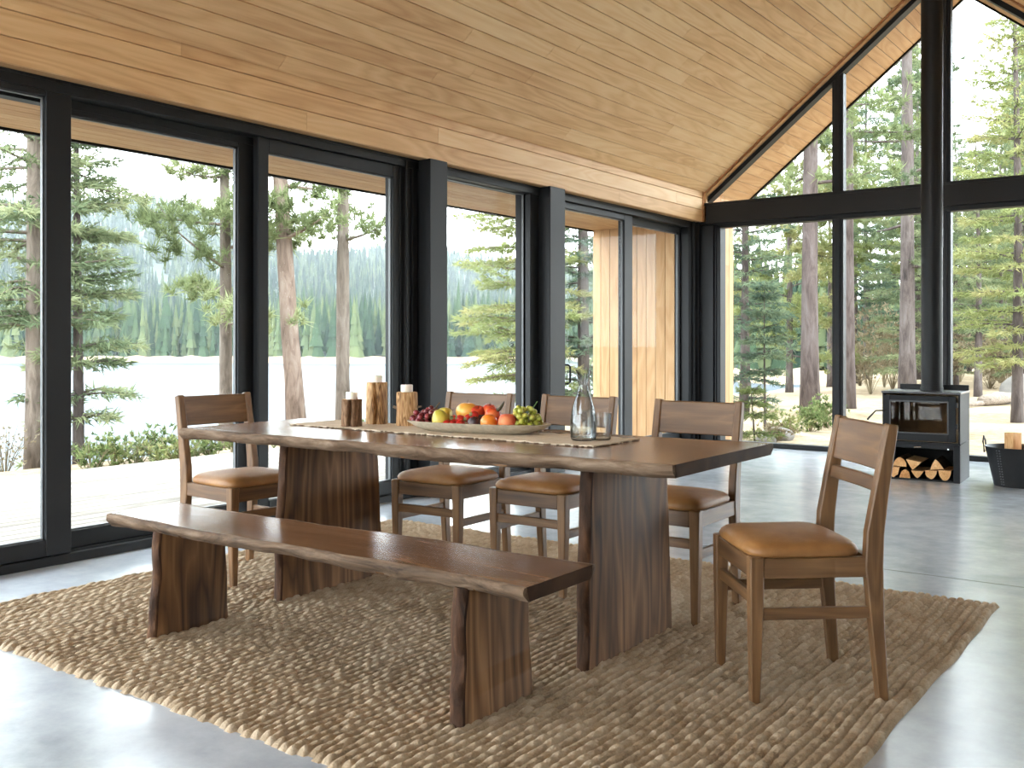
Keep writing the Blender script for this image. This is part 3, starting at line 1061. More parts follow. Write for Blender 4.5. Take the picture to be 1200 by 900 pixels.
def make_runner():
    n, k = 140, 16
    g = np.random.default_rng(4)
    u = np.linspace(0, 1, n)
    yf = 3.052 - 0.02 * u + 0.003 * np.sin(u * 40) + 0.002 * np.sin(u * 90)
    yb = 3.345 + 0.035 * u + 0.003 * np.sin(u * 37)
    xs = -3.46 + u * (3.46 - 1.842)
    wz = 0.0008 * (np.sin(u * 33) + np.sin(u * 71 + 1))
    v, f = [], []
    for lay in (0, 1):
        for i in range(n):
            for j in range(k):
                t = j / (k - 1)
                e = min(j, k - 1 - j, i, n - 1 - i)
                z = TZ + 0.001 + (lay * 0.0035) + (abs(wz[i]) * 2.5 if lay and e < 2 else 0)
                v.append((xs[i] + 0.003 * math.sin(j * 1.7) * (i in (0, n - 1)), yf[i] + (yb[i] - yf[i]) * t, z))
    m = MB()
    for lay in (0, 1):
        b = lay * n * k
        for i in range(n - 1):
            for j in range(k - 1):
                q = (b + i * k + j, b + (i + 1) * k + j, b + (i + 1) * k + j + 1, b + i * k + j + 1)
                f.append(q if lay else q[::-1])
    rim = [i * k for i in range(n)] + [(n - 1) * k + j for j in range(1, k)] + [i * k + k - 1 for i in range(n - 2, -1, -1)] + [j for j in range(k - 2, 0, -1)]
    for a, b in zip(rim, rim[1:] + rim[:1]): f.append((a, b, b + n * k, a + n * k))
    m.add(v, f)
    o = m.build('table_runner', M['linen'], angle=60)
    tag(o, 'woven beige linen runner with frayed dark edge along the dining table', 'table runner')
    e = MB()
    rgl = random.Random(2)
    for i in range(0, n - 1):
        if rgl.random() < 0.62:
            for y in (yf[i] - 0.0015, yb[i] + 0.0015):
                w = rgl.uniform(0.004, 0.008)
                e.box(xs[i], xs[i] + rgl.uniform(.006, .013), y - w / 2, y + w / 2, TZ + 0.0008, TZ + rgl.uniform(.003, .0055))
    for j in range(60):
        y = yf[0] + (yb[0] - yf[0]) * j / 60
        if rgl.random() < .5:
            e.box(xs[0] - rgl.uniform(.004, .010), xs[0] + 0.002, y, y + .003, TZ + 0.0008, TZ + 0.003)
            e.box(xs[-1] - .002, xs[-1] + rgl.uniform(.004, .010), y, y + .003, TZ + 0.0008, TZ + 0.003)
    fo = e.build('fringe', M['fringe'], o, smooth=False)
    fo['label'] = 'dark frayed thread edge'
    fo['kind'] = 'stuff'


make_runner()
RZ = TZ + 0.0047


def log_candle(name, x, y, r, h, mat, lab, seed, cw, ch, groove=None, stub=False):
    root = empty(name, (x, y, RZ))
    rg = random.Random(seed)
    ph = [rg.uniform(0, 6) for _ in range(5)]

    def fn(th, z):
        k = 1 + 0.035 * math.sin(3 * th + ph[0] + z * 9) + 0.02 * math.sin(7 * th + ph[1] + z * 22) + 0.012 * math.sin(15 * th + ph[2] - z * 30) + 0.01 * math.sin(z * 60 + ph[3])
        if groove is not None:
            d = (th - groove - 0.12 * math.sin(z * 22) + PI) % (2 * PI) - PI
            k -= 0.45 * math.exp(-(d / 0.15) ** 2)
        return k
    m = MB()
    prof = [(r * 1.03, 0.0)] + [(r * (1.03 - 0.05 * t), h * t) for t in [i / 14 for i in range(1, 15)]] + [(r * 0.93, h + 0.001)]
    m.lathe(prof, n=56, fn=fn)
    m.build('log', mat, root, grain='z', angle=60)
    m = MB()
    m.lathe([(r * 0.9, h + 0.0005), (r * 0.9, h + 0.0018)], n=40, fn=fn)
    m.build('cut_face', M['log_wood'], root, grain='x')
    if stub:
        m = MB()
        m.tube([(-r * .8, -r * .45, h * .52), (-r * 1.2, -r * .6, h * .56)], [0.008, 0.006], n=8)
        m.build('knot', M['grey_bark'], root)
        m = MB()
        m.tube([(r * .8, r * .5, h * .55), (r * 1.25, r * .7, h * .58)], [0.006, 0.004], n=8)
        m.build('knot', M['grey_bark'], root)
    m = MB()
    m.lathe([(cw * .96, h + 0.0015), (cw, h + 0.004), (cw, h + ch - 0.002), (cw * .95, h + ch), (cw * .55, h + ch - 0.002), (0.003, h + ch - 0.004)], n=28)
    cd = m.build('candle', M['wax'], root, angle=40)
    cd['label'] = 'white wax candle'
    m = MB()
    m.tube([(0, 0, h + ch - 0.004), (0.001, 0, h + ch + 0.005)], 0.0012, n=6)
    m.build('wick', M['wick'], cd)
    tag(root, lab, 'candle holder', 'log candle holders')
    return root


VA = YAW  # the camera side, used only to turn the split of the logs towards the room
log_candle('candle_holder', -3.160, 3.145, 0.045, 0.118, M['log_bark'], 'shortest log candle holder, dark bark with a deep split, at the runner end', 5, 0.026, 0.033, groove=-PI / 2 + .55)
log_candle('candle_holder', -3.160, 3.305, 0.048, 0.188, M['knotty_log'], 'tallest log candle holder, pale split wood, between the two shorter ones', 9, 0.025, 0.033, groove=-PI / 2 + .62)
log_candle('candle_holder', -2.990, 3.320, 0.047, 0.148, M['knotty_log'], 'medium log candle holder with side knots, beside the fruit platter', 15, 0.027, 0.034, stub=True)

# platter
PC = Vector((-2.530, 3.245, RZ))
PA = R(11)
pl = empty('platter', PC, PA)
tag(pl, 'long oval stoneware platter of fruit on the table runner', 'platter')
m = MB()


def oval(a, b, z, n=64, e=0.85):
    return [(a * math.copysign(abs(math.cos(t)) ** e, math.cos(t)), b * math.copysign(abs(math.sin(t)) ** e, math.sin(t)), z) for t in [2 * PI * k / n for k in range(n)]]


m.loft([oval(.215, .070, 0), oval(.235, .080, .001), oval(.285, .105, .017), oval(.322, .122, .036), oval(.326, .125, .041), oval(.320, .121, .043),
        oval(.30, .110, .030), oval(.26, .088, .013), oval(.20, .06, .009)])
m.build('dish', M['stone_ware'], pl, angle=60)
PM = Matrix.Translation(PC) @ Matrix.Rotation(PA, 4, 'Z')


def P(s, t, z):
    return PM @ Vector((s, t, z))


def fruit_mat(name, a, b, c, rough=0.42, scale=9):
    t = NT(name)
    co = t.n('TexCoord').outputs['Object']
    n = t.n('TexNoise', {'Vector': co, 'Scale': scale, 'Detail': 4.0}).outputs['Fac']
    n2 = t.n('TexNoise', {'Vector': co, 'Scale': 300.0, 'Detail': 2.0}).outputs['Fac']
    return t.pbr(t.ramp(n, [(0.36, a), (0.52, b), (0.66, c)]), rough, bump=n2, bump_d=0.0008, bump_s=0.4, Subsurface_Weight=0.08, Subsurface_Radius=(0.01, 0.004, 0.002))


F = {
    'pear': fruit_mat('pear_skin', srgb(150, 150, 50), srgb(196, 180, 70), srgb(214, 196, 90)),
    'mango': fruit_mat('mango_skin', srgb(206, 130, 40), srgb(224, 156, 58), srgb(228, 176, 78)),
    'orange': fruit_mat('orange_skin', srgb(222, 110, 24), srgb(232, 130, 36), srgb(238, 146, 56), 0.4, 5),
    'peach': fruit_mat('peach_skin', srgb(196, 66, 48), srgb(222, 104, 70), srgb(236, 150, 96), 0.6, 12),
    'apple': fruit_mat('apple_skin', srgb(168, 40, 30), srgb(200, 66, 40), srgb(226, 120, 60), 0.3, 14),
    'berry': fruit_mat('strawberry_skin', srgb(160, 24, 22), srgb(196, 42, 32), srgb(214, 72, 48), 0.35, 30),
    'fig': fruit_mat('fig_skin', srgb(38, 24, 30), srgb(58, 36, 38), srgb(84, 54, 44), 0.45, 20),
    'red_grape': fruit_mat('red_grape_skin', srgb(74, 18, 28), srgb(112, 32, 42), srgb(150, 62, 66), 0.3, 30),
    'green_grape': fruit_mat('green_grape_skin', srgb(130, 140, 44), srgb(166, 168, 62), srgb(196, 192, 96), 0.3, 30),
    'plum': fruit_mat('plum_skin', srgb(200, 150, 50), srgb(222, 176, 74), srgb(232, 196, 110), 0.4, 20),
    'stem': flat('fruit_stem', srgb(86, 66, 40), 0.8),
    'sepal': flat('fruit_leaf', srgb(78, 104, 46), 0.7),
}


def fruit(name, loc, r, mat, lab, cat, sz=1.0, dimple=0.25, neck=0.0, tilt=(0, 0), stem=True, group=None, sepal=False, sx=1.0):
    root = empty(name, loc)
    root.rotation_euler = (tilt[0], tilt[1], 0)
    m = MB()
    prof = []
    for i in range(17):
        a = -PI / 2 + PI * i / 16
        rr, z = math.cos(a), math.sin(a)
        d = math.exp(-(rr / 0.35) ** 2) * dimple
        zz = z - math.copysign(d, z) * (1.0 if z > 0 else .5)
        if neck and z > 0: rr *= 1 - neck * z; zz += neck * .9 * z * z
        prof.append((max(rr, 0.004) * r, zz * r * sz))
    m.lathe(prof, n=24, sx=sx)
    m.build('flesh' if False else 'skin', mat, root, angle=None)
    if stem:
        m = MB()
        zt = prof[-1][1]
        m.tube([(0, 0, zt - 0.003), (0.001, 0.001, zt + 0.006), (0.004, 0.002, zt + 0.013)], [0.0018, 0.0015, 0.002], n=6)
        m.build('stem', F['stem'], root)
    if sepal:
        m = MB()
        zt = prof[-1][1]
        for k in range(6):
            th = k * PI / 3
            c, s = math.cos(th), math.sin(th)
            m.add([(c * .001, s * .001, zt + .002), (c * .006 - s * .003, s * .006 + c * .003, zt + .003), (c * .012, s * .012, zt - .001), (c * .006 + s * .003, s * .006 - c * .003, zt + .003)], [(0, 1, 2, 3)])
        m.build('sepal', F['sepal'], root)
    tag(root, lab, cat, group)
    return root


fruit('pear', P(-.150, -.045, .050), .038, F['pear'], 'yellow-green pear at the front of the platter beside the red grapes', 'fruit', sz=1.0, dimple=.1, neck=.22, tilt=(.2, -.3))
fruit('pear', P(-.175, .035, .062), .035, F['pear'], 'yellow-green pear lying at the back behind the front pear', 'fruit', sz=1.0, dimple=.1, neck=.25, tilt=(-1.1, .3))
fruit('mango', P(-.068, .038, .080), .044, F['mango'], 'large yellow-orange fruit highest at the back of the platter', 'fruit', sz=.92, sx=1.15, dimple=.12)
fruit('orange', P(.082, -.058, .047), .035, F['orange'], 'orange at the front of the platter beside the peach', 'fruit', dimple=.08, stem=False)
fruit('peach', P(.158, -.045, .050), .038, F['peach'], 'pinkish red peach at the front between the orange and the green grapes', 'fruit', dimple=.3, stem=False)
fruit('apple', P(-.012, .030, .074), .035, F['apple'], 'red and orange apple behind the strawberries, next to the large yellow fruit', 'fruit', dimple=.35, tilt=(.3, .2))
fruit('apple', P(.058, .030, .068), .036, F['apple'], 'red apple behind the orange, beside the dark pod', 'fruit', dimple=.35, tilt=(-.2, .3))
fruit('apple', P(.028, .055, .085), .032, F['apple'], 'small red apple at the very back, topmost of the red ones', 'fruit', dimple=.35, tilt=(.1, .1))
fruit('fig', P(.010, -.050, .040), .028, F['fig'], 'dark purple fig at the front, beside the orange', 'fruit', sz=.9, dimple=.05, neck=.2, tilt=(.4, .6), sx=1.1)
fruit('fig', P(.030, -.012, .046), .028, F['fig'], 'dark purple fig tucked behind the orange', 'fruit', sz=.9, dimple=.05, neck=.2, tilt=(-.5, .9), sx=1.1)
fruit('plum', P(.175, .030, .072), .026, F['plum'], 'small amber plum behind the peach among green grapes', 'fruit', dimple=.2)
for k, (s, t, z, tx, ty) in enumerate([(-.105, -.072, .034, 1.9, .3), (-.072, -.080, .032, 1.5, -.6), (-.045, -.068, .036, 2.0, .8), (-.090, -.035, .052, 1.2, .2), (-.058, -.040, .054, 1.0, -.9), (-.026, -.030, .058, 1.7, .5), (.000, -.028, .072, 1.3, -.4)]):
    fruit('strawberry', P(s, t, z), .0175, F['berry'], 'small red strawberry heaped at the middle of the platter front', 'fruit', sz=1.25, dimple=.05, tilt=(tx, ty), stem=False, sepal=True, group='strawberries on the platter')
# dark dried pod with a pointed tip
m = MB()
m.tube([P(.078, .02, .088), P(.092, .022, .098), P(.104, .024, .114), P(.110, .026, .128)], [.006, .008, .006, .0015], n=8)
pod = m.build('pod', flat('pod_skin', srgb(74, 66, 44), 0.7))
tag(pod, 'dark pointed seed pod sticking up behind the orange', 'pod')


def grapes(name, centre, spread, count, mat, lab, seed, r, leafy=False):
    root = empty(name, PM @ Vector(centre), PA)
    rg = random.Random(seed)
    me = None
    pts = []
    tries = 0
    while len(pts) < count and tries < 6000:
        tries += 1
        q = Vector((rg.uniform(-1, 1), rg.uniform(-1, 1), rg.uniform(0, 1)))
        if q.x ** 2 + q.y ** 2 > 1 - 0.35 * q.z: continue
        p = Vector((q.x * spread[0], q.y * spread[1], q.z * spread[2] * (1 - .75 * (q.x ** 2 + q.y ** 2))))
        if all((p - o).length > r * 1.55 for o in pts): pts.append(p)
    for p in pts:
        if me is None:
            m = MB()
            m.lathe([(max(math.cos(a), .02) * r, math.sin(a) * r * 1.08) for a in [-PI / 2 + PI * i / 10 for i in range(11)]], n=14)
            g = m.build('grape', mat, root, angle=None)
            me = g
        else:
            g = me.copy()
            COL.objects.link(g)
            g.parent = root
        g.location = p
        g.rotation_euler = (rg.uniform(0, 3), rg.uniform(0, 3), rg.uniform(0, 3))
    m = MB()
    m.tube([(-spread[0] * .5, 0, spread[2] * .3), (0, 0, spread[2] * .55), (spread[0] * .5, .004, spread[2] * .95), (spread[0] * .75, .006, spread[2] * 1.25)], [.002, .002, .002, .003], n=6)
    m.build('stem', F['sepal'] if leafy else F['stem'], root)
    tag(root, lab, 'grapes')


grapes('grape_bunch', (-.235, -.005, .024), (.075, .068, .075), 46, F['red_grape'], 'bunch of dark red grapes at the candle end of the platter', 3, .0125)
grapes('grape_bunch', (.208, .014, .026), (.074, .072, .085), 56, F['green_grape'], 'bunch of yellow-green grapes at the carafe end of the platter', 4, .0125, True)

# carafe and tumbler
cf = empty('carafe', (-1.990, 3.207, RZ))
tag(cf, 'clear glass carafe of water with narrow waist on the table runner', 'carafe')
outer = [(.040, .0), (.046, .003), (.049, .012), (.050, .04), (.049, .075), (.045, .11), (.036, .145), (.025, .180), (.0195, .200), (.0188, .212), (.021, .230), (.026, .252), (.031, .268)]
inner = [(r - .0028, max(z, .010)) for r, z in outer]
inner = [(.030, .010)] + inner[2:]
m = MB()
m.lathe(outer + list(reversed(inner)), n=48)
m.build('vessel', M['table_glass'], cf, angle=60)
m = MB()
m.lathe([(.030, .0108), (.0445, .0125), (.0462, .04), (.0455, .075), (.0412, .11), (.0405, .112)], n=48)
wo = m.build('water', M['water_glass'], cf, angle=60)
wo['label'] = 'clear water'


def tumbler(x, y, lab):
    g = empty('tumbler', (x, y, RZ))
    m = MB()
    m.lathe([(.034, 0), (.037, .004), (.0405, .10), (.0405, .102), (.0385, .102), (.0345, .014), (.020, .012)], n=40)
    m.build('vessel', M['table_glass'], g, angle=60)
    tag(g, lab, 'glass')
    return g


tumbler(-1.945, 3.262, 'clear water glass beside the carafe at the runner end')

# ------------------------------------------------------------------ wood stove
stv = empty('wood_stove', (-2.02, 8.40, 0), R(3))
tag(stv, 'black steel wood stove with glass door standing before the gable window', 'stove')
BW, BD, BH = 0.59, 0.47, 0.72
x0, x1 = -BW / 2, BW / 2
S = M['stove_steel']
m = MB()
# firebox shell (open front) and log bay (open front)
m.box(x0, x0 + .014, 0.004, BD, 0.31, BH - .016, b=.002)
m.box(x1 - .014, x1, 0.004, BD, 0.31, BH - .016, b=.002)
m.box(x0, x1, BD - .012, BD, 0.0, BH - .016, b=.002)
m.box(x0 + .014, x1 - .014, 0.004, BD - .012, 0.295, 0.312)
m.box(x0, x0 + .03, 0.0, .03, 0.0, 0.30, b=.003)
m.box(x1 - .05, x1, 0.0, .03, 0.0, 0.30, b=.003)
m.box(x0, x0 + .014, 0.03, BD, 0.0, 0.306, b=.002)
m.box(x1 - .014, x1, 0.03, BD, 0.0, 0.306, b=.002)
m.box(x0 + .014, x1 - .014, 0.02, BD - .012, 0.0, 0.012)
m.box(x0 + .03, x1 - .05, 0.0, .025, 0.262, 0.30, b=.003)
m.build('body', S, stv, grain='z')
m = MB()
m.box(x0 + .015, x1 - .015, BD - .02, BD - .0125, .013, .294)
m.build('bay_lining', M['stove_inside'], stv, smooth=False)
m = MB()
m.box(x0 - .006, x1 + .006, -.012, BD + .004, BH - .016, BH, b=.003)
tp = m.build('top_plate', M['stove_top'], stv)
m = MB()
m.box(x0 + .05, x1 + .0, BD - .03, BD - .018, BH, BH + .045, b=.002)
m.build('heat_shield', M['black_metal'], stv)
# fire brick box
m = MB()
m.box(x0 + .02, x1 - .02, BD - .06, BD - .03, .33, BH - .03)
m.box(x0 + .02, x0 + .05, .05, BD - .06, .33, BH - .03)
m.box(x1 - .05, x1 - .02, .05, BD - .06, .33, BH - .03)
m.box(x0 + .02, x1 - .02, .05, BD - .03, .314, .335)
m.build('fire_brick', M['fire_brick'], stv, smooth=False)
# door
m = MB()
dz0, dz1 = .325, BH - .032
gx0, gx1, gz0, gz1 = x0 + .062, x1 - .085, .385, BH - .075
m.box(x0 + .006, gx0, -.014, .006, dz0, dz1, b=.003)
m.box(gx1, x1 - .03, -.014, .006, dz0, dz1, b=.003)
m.box(gx0, gx1, -.014, .006, dz0, gz0, b=.003)
m.box(gx0, gx1, -.014, .006, gz1, dz1, b=.003)
dr = m.build('door', S, stv)
m = MB()
for (a, b, c, d) in ((gx0 - .004, gx0 + .008, gz0, gz1), (gx1 - .008, gx1 + .004, gz0, gz1), (gx0, gx1, gz0 - .004, gz0 + .008), (gx0, gx1, gz1 - .008, gz1 + .004)):
    m.box(a, b, -.019, -.013, c, d, b=.002)
m.build('door_bead', M['stove_top'], dr)
m = MB(); m.box(gx0, gx1, -.008, -.003, gz0, gz1)
m.build('door_glass', M['stove_glass'], dr, smooth=False)
for z in (.45, .62):
    m = MB(); m.tube([(x1 - .022, -.012, z - .02), (x1 - .022, -.012, z + .02)], .007, n=10)
    m.build('hinge', M['stove_top'], dr)
m = MB()
m.tube([(x0 + .02, -.012, .56), (x0 + .015, -.045, .562), (x0 - .035, -.075, .56), (x0 - .085, -.10, .50), (x0 - .095, -.105, .485)], [.006, .006, .006, .0075, .0075], n=10)
m.build('door_handle', M['black_metal'], dr)
m = MB()
m.tube([(-.02, -.004, .275), (-.02, -.026, .275)], .006, n=8)
m.tube([(-.045, -.024, .272), (.01, -.024, .278)], .005, n=8)
m.build('air_lever', M['chrome'], stv)
m = MB()
m.tube([(.21, -.004, .268), (.21, -.014, .268)], .007, n=8)
m.build('latch', M['chrome'], stv)
# flue: pipe of the stove
m = MB()
m.tube([(.045, BD * .5, BH), (.045, BD * .5, 1.9)], .083, n=36)
m.tube([(.045, BD * .5, 1.895), (.045, BD * .5, 4.60)], .0845, n=36)
m.tube([(.045, BD * .5, BH), (.045, BD * .5, BH + .03)], .088, n=36)
m.build('flue_pipe', M['black_metal'], stv, angle=50)
SM = Matrix.Translation((-2.02, 8.40, 0)) @ Matrix.Rotation(R(3), 4, 'Z')


def split_log(name, M4, w, h, ln, seed, lab, group, skin=True):
    """a cleft piece of firewood, axis along local y"""
    rg = random.Random(seed)
    root = empty(name)
    root.matrix_world = M4
    n = 9
    kind = rg.random()
    pk = rg.random() < .6
    sec = []
    for k in range(n):
        a = PI * k / (n - 1)
        if pk: sec.append((w / 2 * math.cos(a) * rg.uniform(.97, 1.03), h * (1 - abs(math.cos(a)) ** 1.25) * rg.uniform(.94, 1.04)))
        else: sec.append((w / 2 * math.cos(a) * rg.uniform(.9, 1.05), h * math.sin(a) * rg.uniform(.86, 1.06) + .0))
    if kind > .5: sec = [(x * .95, h - z) for x, z in reversed(sec)]
    cz = h / 2
    m = MB()
    m.loft([[(x * 1.0, -ln / 2 + rg.uniform(-.003, .003), z) for x, z in sec], [(x * rg.uniform(.94, 1.02), ln / 2, z) for x, z in sec]], cap=True)
    o = m.build('split_face', M['split_wood'], root, grain='y', angle=25)
    if skin:
        m = MB()
        ins = []
        arc = [p for p in sec]
        secs = []
        for y in (-ln / 2 + .002, 0, ln / 2 - .002):
            secs.append([(x * 1.02, y, cz + (z - cz) * 1.03) for x, z in arc] + [(x * .97, y, cz + (z - cz) * .96) for x, z in reversed(arc)])
        m.loft(secs)
        m.build('bark', M['fire_bark'], root, grain='y', angle=60)
    tag(root, lab, 'firewood', group)
    return root


LOGS = [(-.215, .012, .10, .085), (-.125, .012, .085, .075), (-.030, .012, .10, .062), (.072, .012, .095, .072), (.178, .012, .105, .080),
        (-.165, .105, .10, .075), (-.068, .085, .125, .072), (.030, .100, .11, .07), (.118, .098, .105, .085)]
FIRE_LABELS = ['split log low in the stove bay, at the handle side', 'split log low in the stove bay, second from the handle side', 'flat split log low in the middle of the stove bay',
               'split log low in the stove bay, second from the hinge side', 'split log low in the stove bay, at the hinge side', 'split log in the upper layer, at the handle side',
               'wide split log in the upper layer, above the flat one', 'small split log in the upper layer, middle of the bay', 'peaked split log in the upper layer, nearest the hinge side']
for i, (x, z, w, h) in enumerate(LOGS):
    if i == 7: continue
    tl = random.Random(i).uniform(-.25, .25) * (z > .05)
    split_log('firewood', SM @ Matrix.Translation((x, .20, z)) @ Matrix.Rotation(tl, 4, 'Y'), w, h, .33, 20 + i, FIRE_LABELS[i], 'firewood in the stove bay')

# ------------------------------------------------------------------ log bucket
bk = empty('log_bucket', (-1.335, 8.58, 0))
tag(bk, 'black riveted leather log bucket on the floor beside the stove', 'bucket')
m = MB()
m.lathe([(.150, .002), (.172, .0), (.176, .012), (.236, .296), (.242, .302), (.238, .306), (.230, .300), (.168, .014), (.12, .012)], n=64)
m.build('shell', M['black_leather'], bk, angle=50)
m = MB()
for k in range(14):
    t = k / 13
    th = R(-118) + 0
    rr = .180 + t * .056
    z = .02 + t * .262
    for dth in (-.05, .05):
        c, s = math.cos(th + dth), math.sin(th + dth)
        m.lathe([(.0045, -.004), (.0045, .002), (.001, .0045)], n=8, c=(c * rr, s * rr, z))
m.build('rivet_seam', M['gasket'], bk)
m = MB()
m.bar([(-.236, -.045, .25), (-.246, -.045, .34), (-.25, 0, .372), (-.246, .045, .34), (-.236, .045, .25)], [(.018, .008)] * 5, side=(.0, .3, 1), b=.002)
m.build('carry_handle', M['black_metal'], bk)
for i, (x, y, h, w, rz, lab) in enumerate([(-.035, -.03, .40, .12, .2, 'upright split log in the black bucket, nearest the stove'),
                                           (.085, -.06, .37, .10, -.5, 'upright split log in the black bucket, far from the stove')]):
    MM = Matrix.Translation((-1.335 + x, 8.58 + y, h / 2 + .013)) @ Matrix.Rotation(rz, 4, 'Z') @ Matrix.Rotation(R(84), 4, 'X')
    split_log('firewood', MM, w, w * .7, h, 50 + i, lab, 'firewood in the bucket', skin=False)

# ------------------------------------------------------------------ outdoors
AX_D = (-math.sin(YAW), math.cos(YAW))
AX_R = (math.cos(YAW), math.sin(YAW))
LAKE_Z = -1.25


def lw(l, w):
    """lake axes: w metres out along the lake, l metres across"""
    return (l * AX_R[0] + w * AX_D[0], l * AX_R[1] + w * AX_D[1])


def sstep(t):
    t = np.clip(t, 0, 1)
    return t * t * (3 - 2 * t)


def land_z(x, y):
    x = np.asarray(x, float); y = np.asarray(y, float)
    shore = -12.6 + 0.5 * np.sin(y * .35) + 0.25 * np.sin(y * 1.1 + 1)
    z = -0.16 + 0.012 * np.clip(y - 13, 0, 40) * sstep((x + 10) / 4)
    z = z + 0.05 * np.sin(x * 1.3 + y * .7) * np.sin(y * .9 - x * .4) * sstep((y - 10.8) / 2 + (x < -8.6) * 1.0)
    z = z - 1.35 * sstep((-9.6 - x) / (-9.6 - shore)) ** 1.5 - 1.2 * sstep((shore - x) / 4)
    return z


def grid_mesh(name, X, Y, Zf, mat):
    nx, ny = len(X), len(Y)
    XX, YY = np.meshgrid(X, Y, indexing='ij')
    v = np.stack([XX, YY, Zf(XX, YY)], -1).reshape(-1, 3)
    a = (np.arange(nx - 1)[:, None] * ny + np.arange(ny - 1)[None]).reshape(-1)
    return np_mesh(name, v, np.stack([a, a + ny, a + ny + 1, a + 1], -1), mat)


gx = np.linspace(-20, 45, 200); gy = np.linspace(-14, 110, 300)


def zf(x, y):
    z = land_z(x, y)
    inside = (x > WX - 0.6) & (y < GY + 0.5)
    return np.where(inside, -0.6, z)


st(grid_mesh('forest_ground', gx, gy, zf, M['soil']))
# lake
mb = MB()
xy = [lw(-420, -20), lw(300, -20), lw(300, 175), lw(-420, 175)]
mb.add([(x, y, LAKE_Z) for x, y in xy], [(0, 1, 2, 3)])
st(mb.build('lake', M['lake'], smooth=False))


def far_shore(l):
    return 112 - 58 * sstep((l - 6) / 9) + 2.5 * np.sin(l * .11) + 1.2 * np.sin(l * .37)


def ridge(l):
    xs = [-420, -260, -194, -161, -120, -90, -54, -29, 0, 60, 200]
    zs = [56, 66, 69, 64, 50, 43, 42, 39, 33, 25, 18]
    return np.interp(l, xs, zs)


def far_z(l, w):
    s = w - far_shore(l)
    z = LAKE_Z + np.clip(s, -6, 12) * 0.09
    h = ridge(l * (450 / np.maximum(w, 1)) ** .5)
    z = z + h * sstep((w - 135) / 330) * (0.93 + .07 * np.sin(l * .05 + w * .02)) + 1.5 * np.sin(l * .09) * sstep((w - 160) / 80)
    return np.where(w > 470, z - (w - 470) * .12, z)


L_ = np.linspace(-430, 240, 180); W_ = np.linspace(40, 640, 170)
LL, WW = np.meshgrid(L_, W_, indexing='ij')
xx, yy = lw(LL, WW)
v = np.stack([xx, yy, far_z(LL, WW)], -1).reshape(-1, 3)
a = (np.arange(179)[:, None] * 170 + np.arange(169)[None]).reshape(-1)
st(np_mesh('hills', v, np.stack([a, a + 170, a + 171, a + 1], -1), M['hill']))
# pale strip of bank along the far waterline
ls = np.linspace(-260, 60, 220)
v = []
for k, (s, dz) in enumerate(((-1.2, -.15), (-.3, .12), (1.5, .45), (4, .7))):
    x_, y_ = lw(ls, far_shore(ls) + s)
    v.append(np.stack([x_, y_, LAKE_Z + dz + 0.12 * np.sin(ls * 1.7 + k) * (k > 0)], -1))
v = np.concatenate(v)
f = [(k * 220 + i, k * 220 + i + 1, (k + 1) * 220 + i + 1, (k + 1) * 220 + i) for k in range(3) for i in range(219)]
st(np_mesh('shore', v, np.array(f), M['soil']))


def conifer_field(name, pts, mat, label):
    """the uncountable forest across the water"""
    g = np.random.default_rng(17)
    vs, fs, bd = [], [], []
    b = 0
    for (x, y, z, h) in pts:
        r = h * g.uniform(.09, .145)
        tone = g.uniform(0, 1)
        lays = 5
        for k in range(lays):
            z0 = z + h * (0.06 + .80 * k / lays)
            z1 = min(z0 + h * (.36 - .02 * k), z + h)
            rr = r * (1 - k / lays) ** .9 + .05
            n = 7
            a0 = g.uniform(0, 6)
            jit = g.uniform(.6, 1.25, n)
            ring = [(x + rr * jit[i] * math.cos(a0 + 2 * PI * i / n), y + rr * jit[i] * math.sin(a0 + 2 * PI * i / n), z0 - rr * .25 * jit[i]) for i in range(n)]
            vs += ring + [(x, y, z1)]
            bd += [min(1, max(0, tone + g.uniform(-.15, .15)))] * (n + 1)
            fs += [(b + i, b + (i + 1) % n, b + n) for i in range(n)]
            b += n + 1
    o = np_mesh(name, np.array(vs), np.array(fs), mat, attrs={'bid': np.array(bd)}, smooth=False)
    tag(o, label, 'forest', kind='stuff')
    return o


g = np.random.default_rng(23)
pts = []
for _ in range(1700):
    l = g.uniform(-130, 48); w = float(far_shore(np.array(l))) + 4.5 + abs(g.normal(0, 15))
    x_, y_ = lw(l, w)
    pts.append((x_, y_, float(far_z(np.array(l), np.array(w))), g.uniform(4.0, 8.2) * (1.2 if g.random() < .15 else 1)))
conifer_field('shore_forest', pts, M['shore_trees'], 'hazy line of conifers along the far lake shore')
pts = []
for _ in range(7500):
    w = g.uniform(150, 480); l = g.uniform(-300, 120) * (w / 480) ** .8
    x_, y_ = lw(l, w)
    pts.append((x_, y_, float(far_z(np.array(l), np.array(w))), g.uniform(5, 8.5)))
conifer_field('hillside_forest', pts, M['far_trees'], 'pale hazy conifer forest covering the hills beyond the lake')


# ---- single trees
def needle_arrays(Pp, Dd, K, length, width, spread, g, tone):
    N = len(Pp)
    p = np.repeat(Pp, K, 0)
    d = np.repeat(Dd, K, 0) + g.normal(0, spread, (N * K, 3))
    d /= np.linalg.norm(d, axis=1, keepdims=True) + 1e-9
    ln = length * g.uniform(.6, 1.15, (N * K, 1))
    s = np.cross(d, g.normal(0, 1, (N * K, 3)))
    s /= np.linalg.norm(s, axis=1, keepdims=True) + 1e-9
    wd = width * g.uniform(.7, 1.3, (N * K, 1))
    base = p + g.normal(0, length * .12, (N * K, 3))
    v = np.stack([base - s * wd * .5, base + s * wd * .5, base + d * ln], 1).reshape(-1, 3)
    t = np.clip(np.repeat(tone, K) + g.normal(0, .12, N * K), 0, 1)
    return v, np.repeat(t, 3)


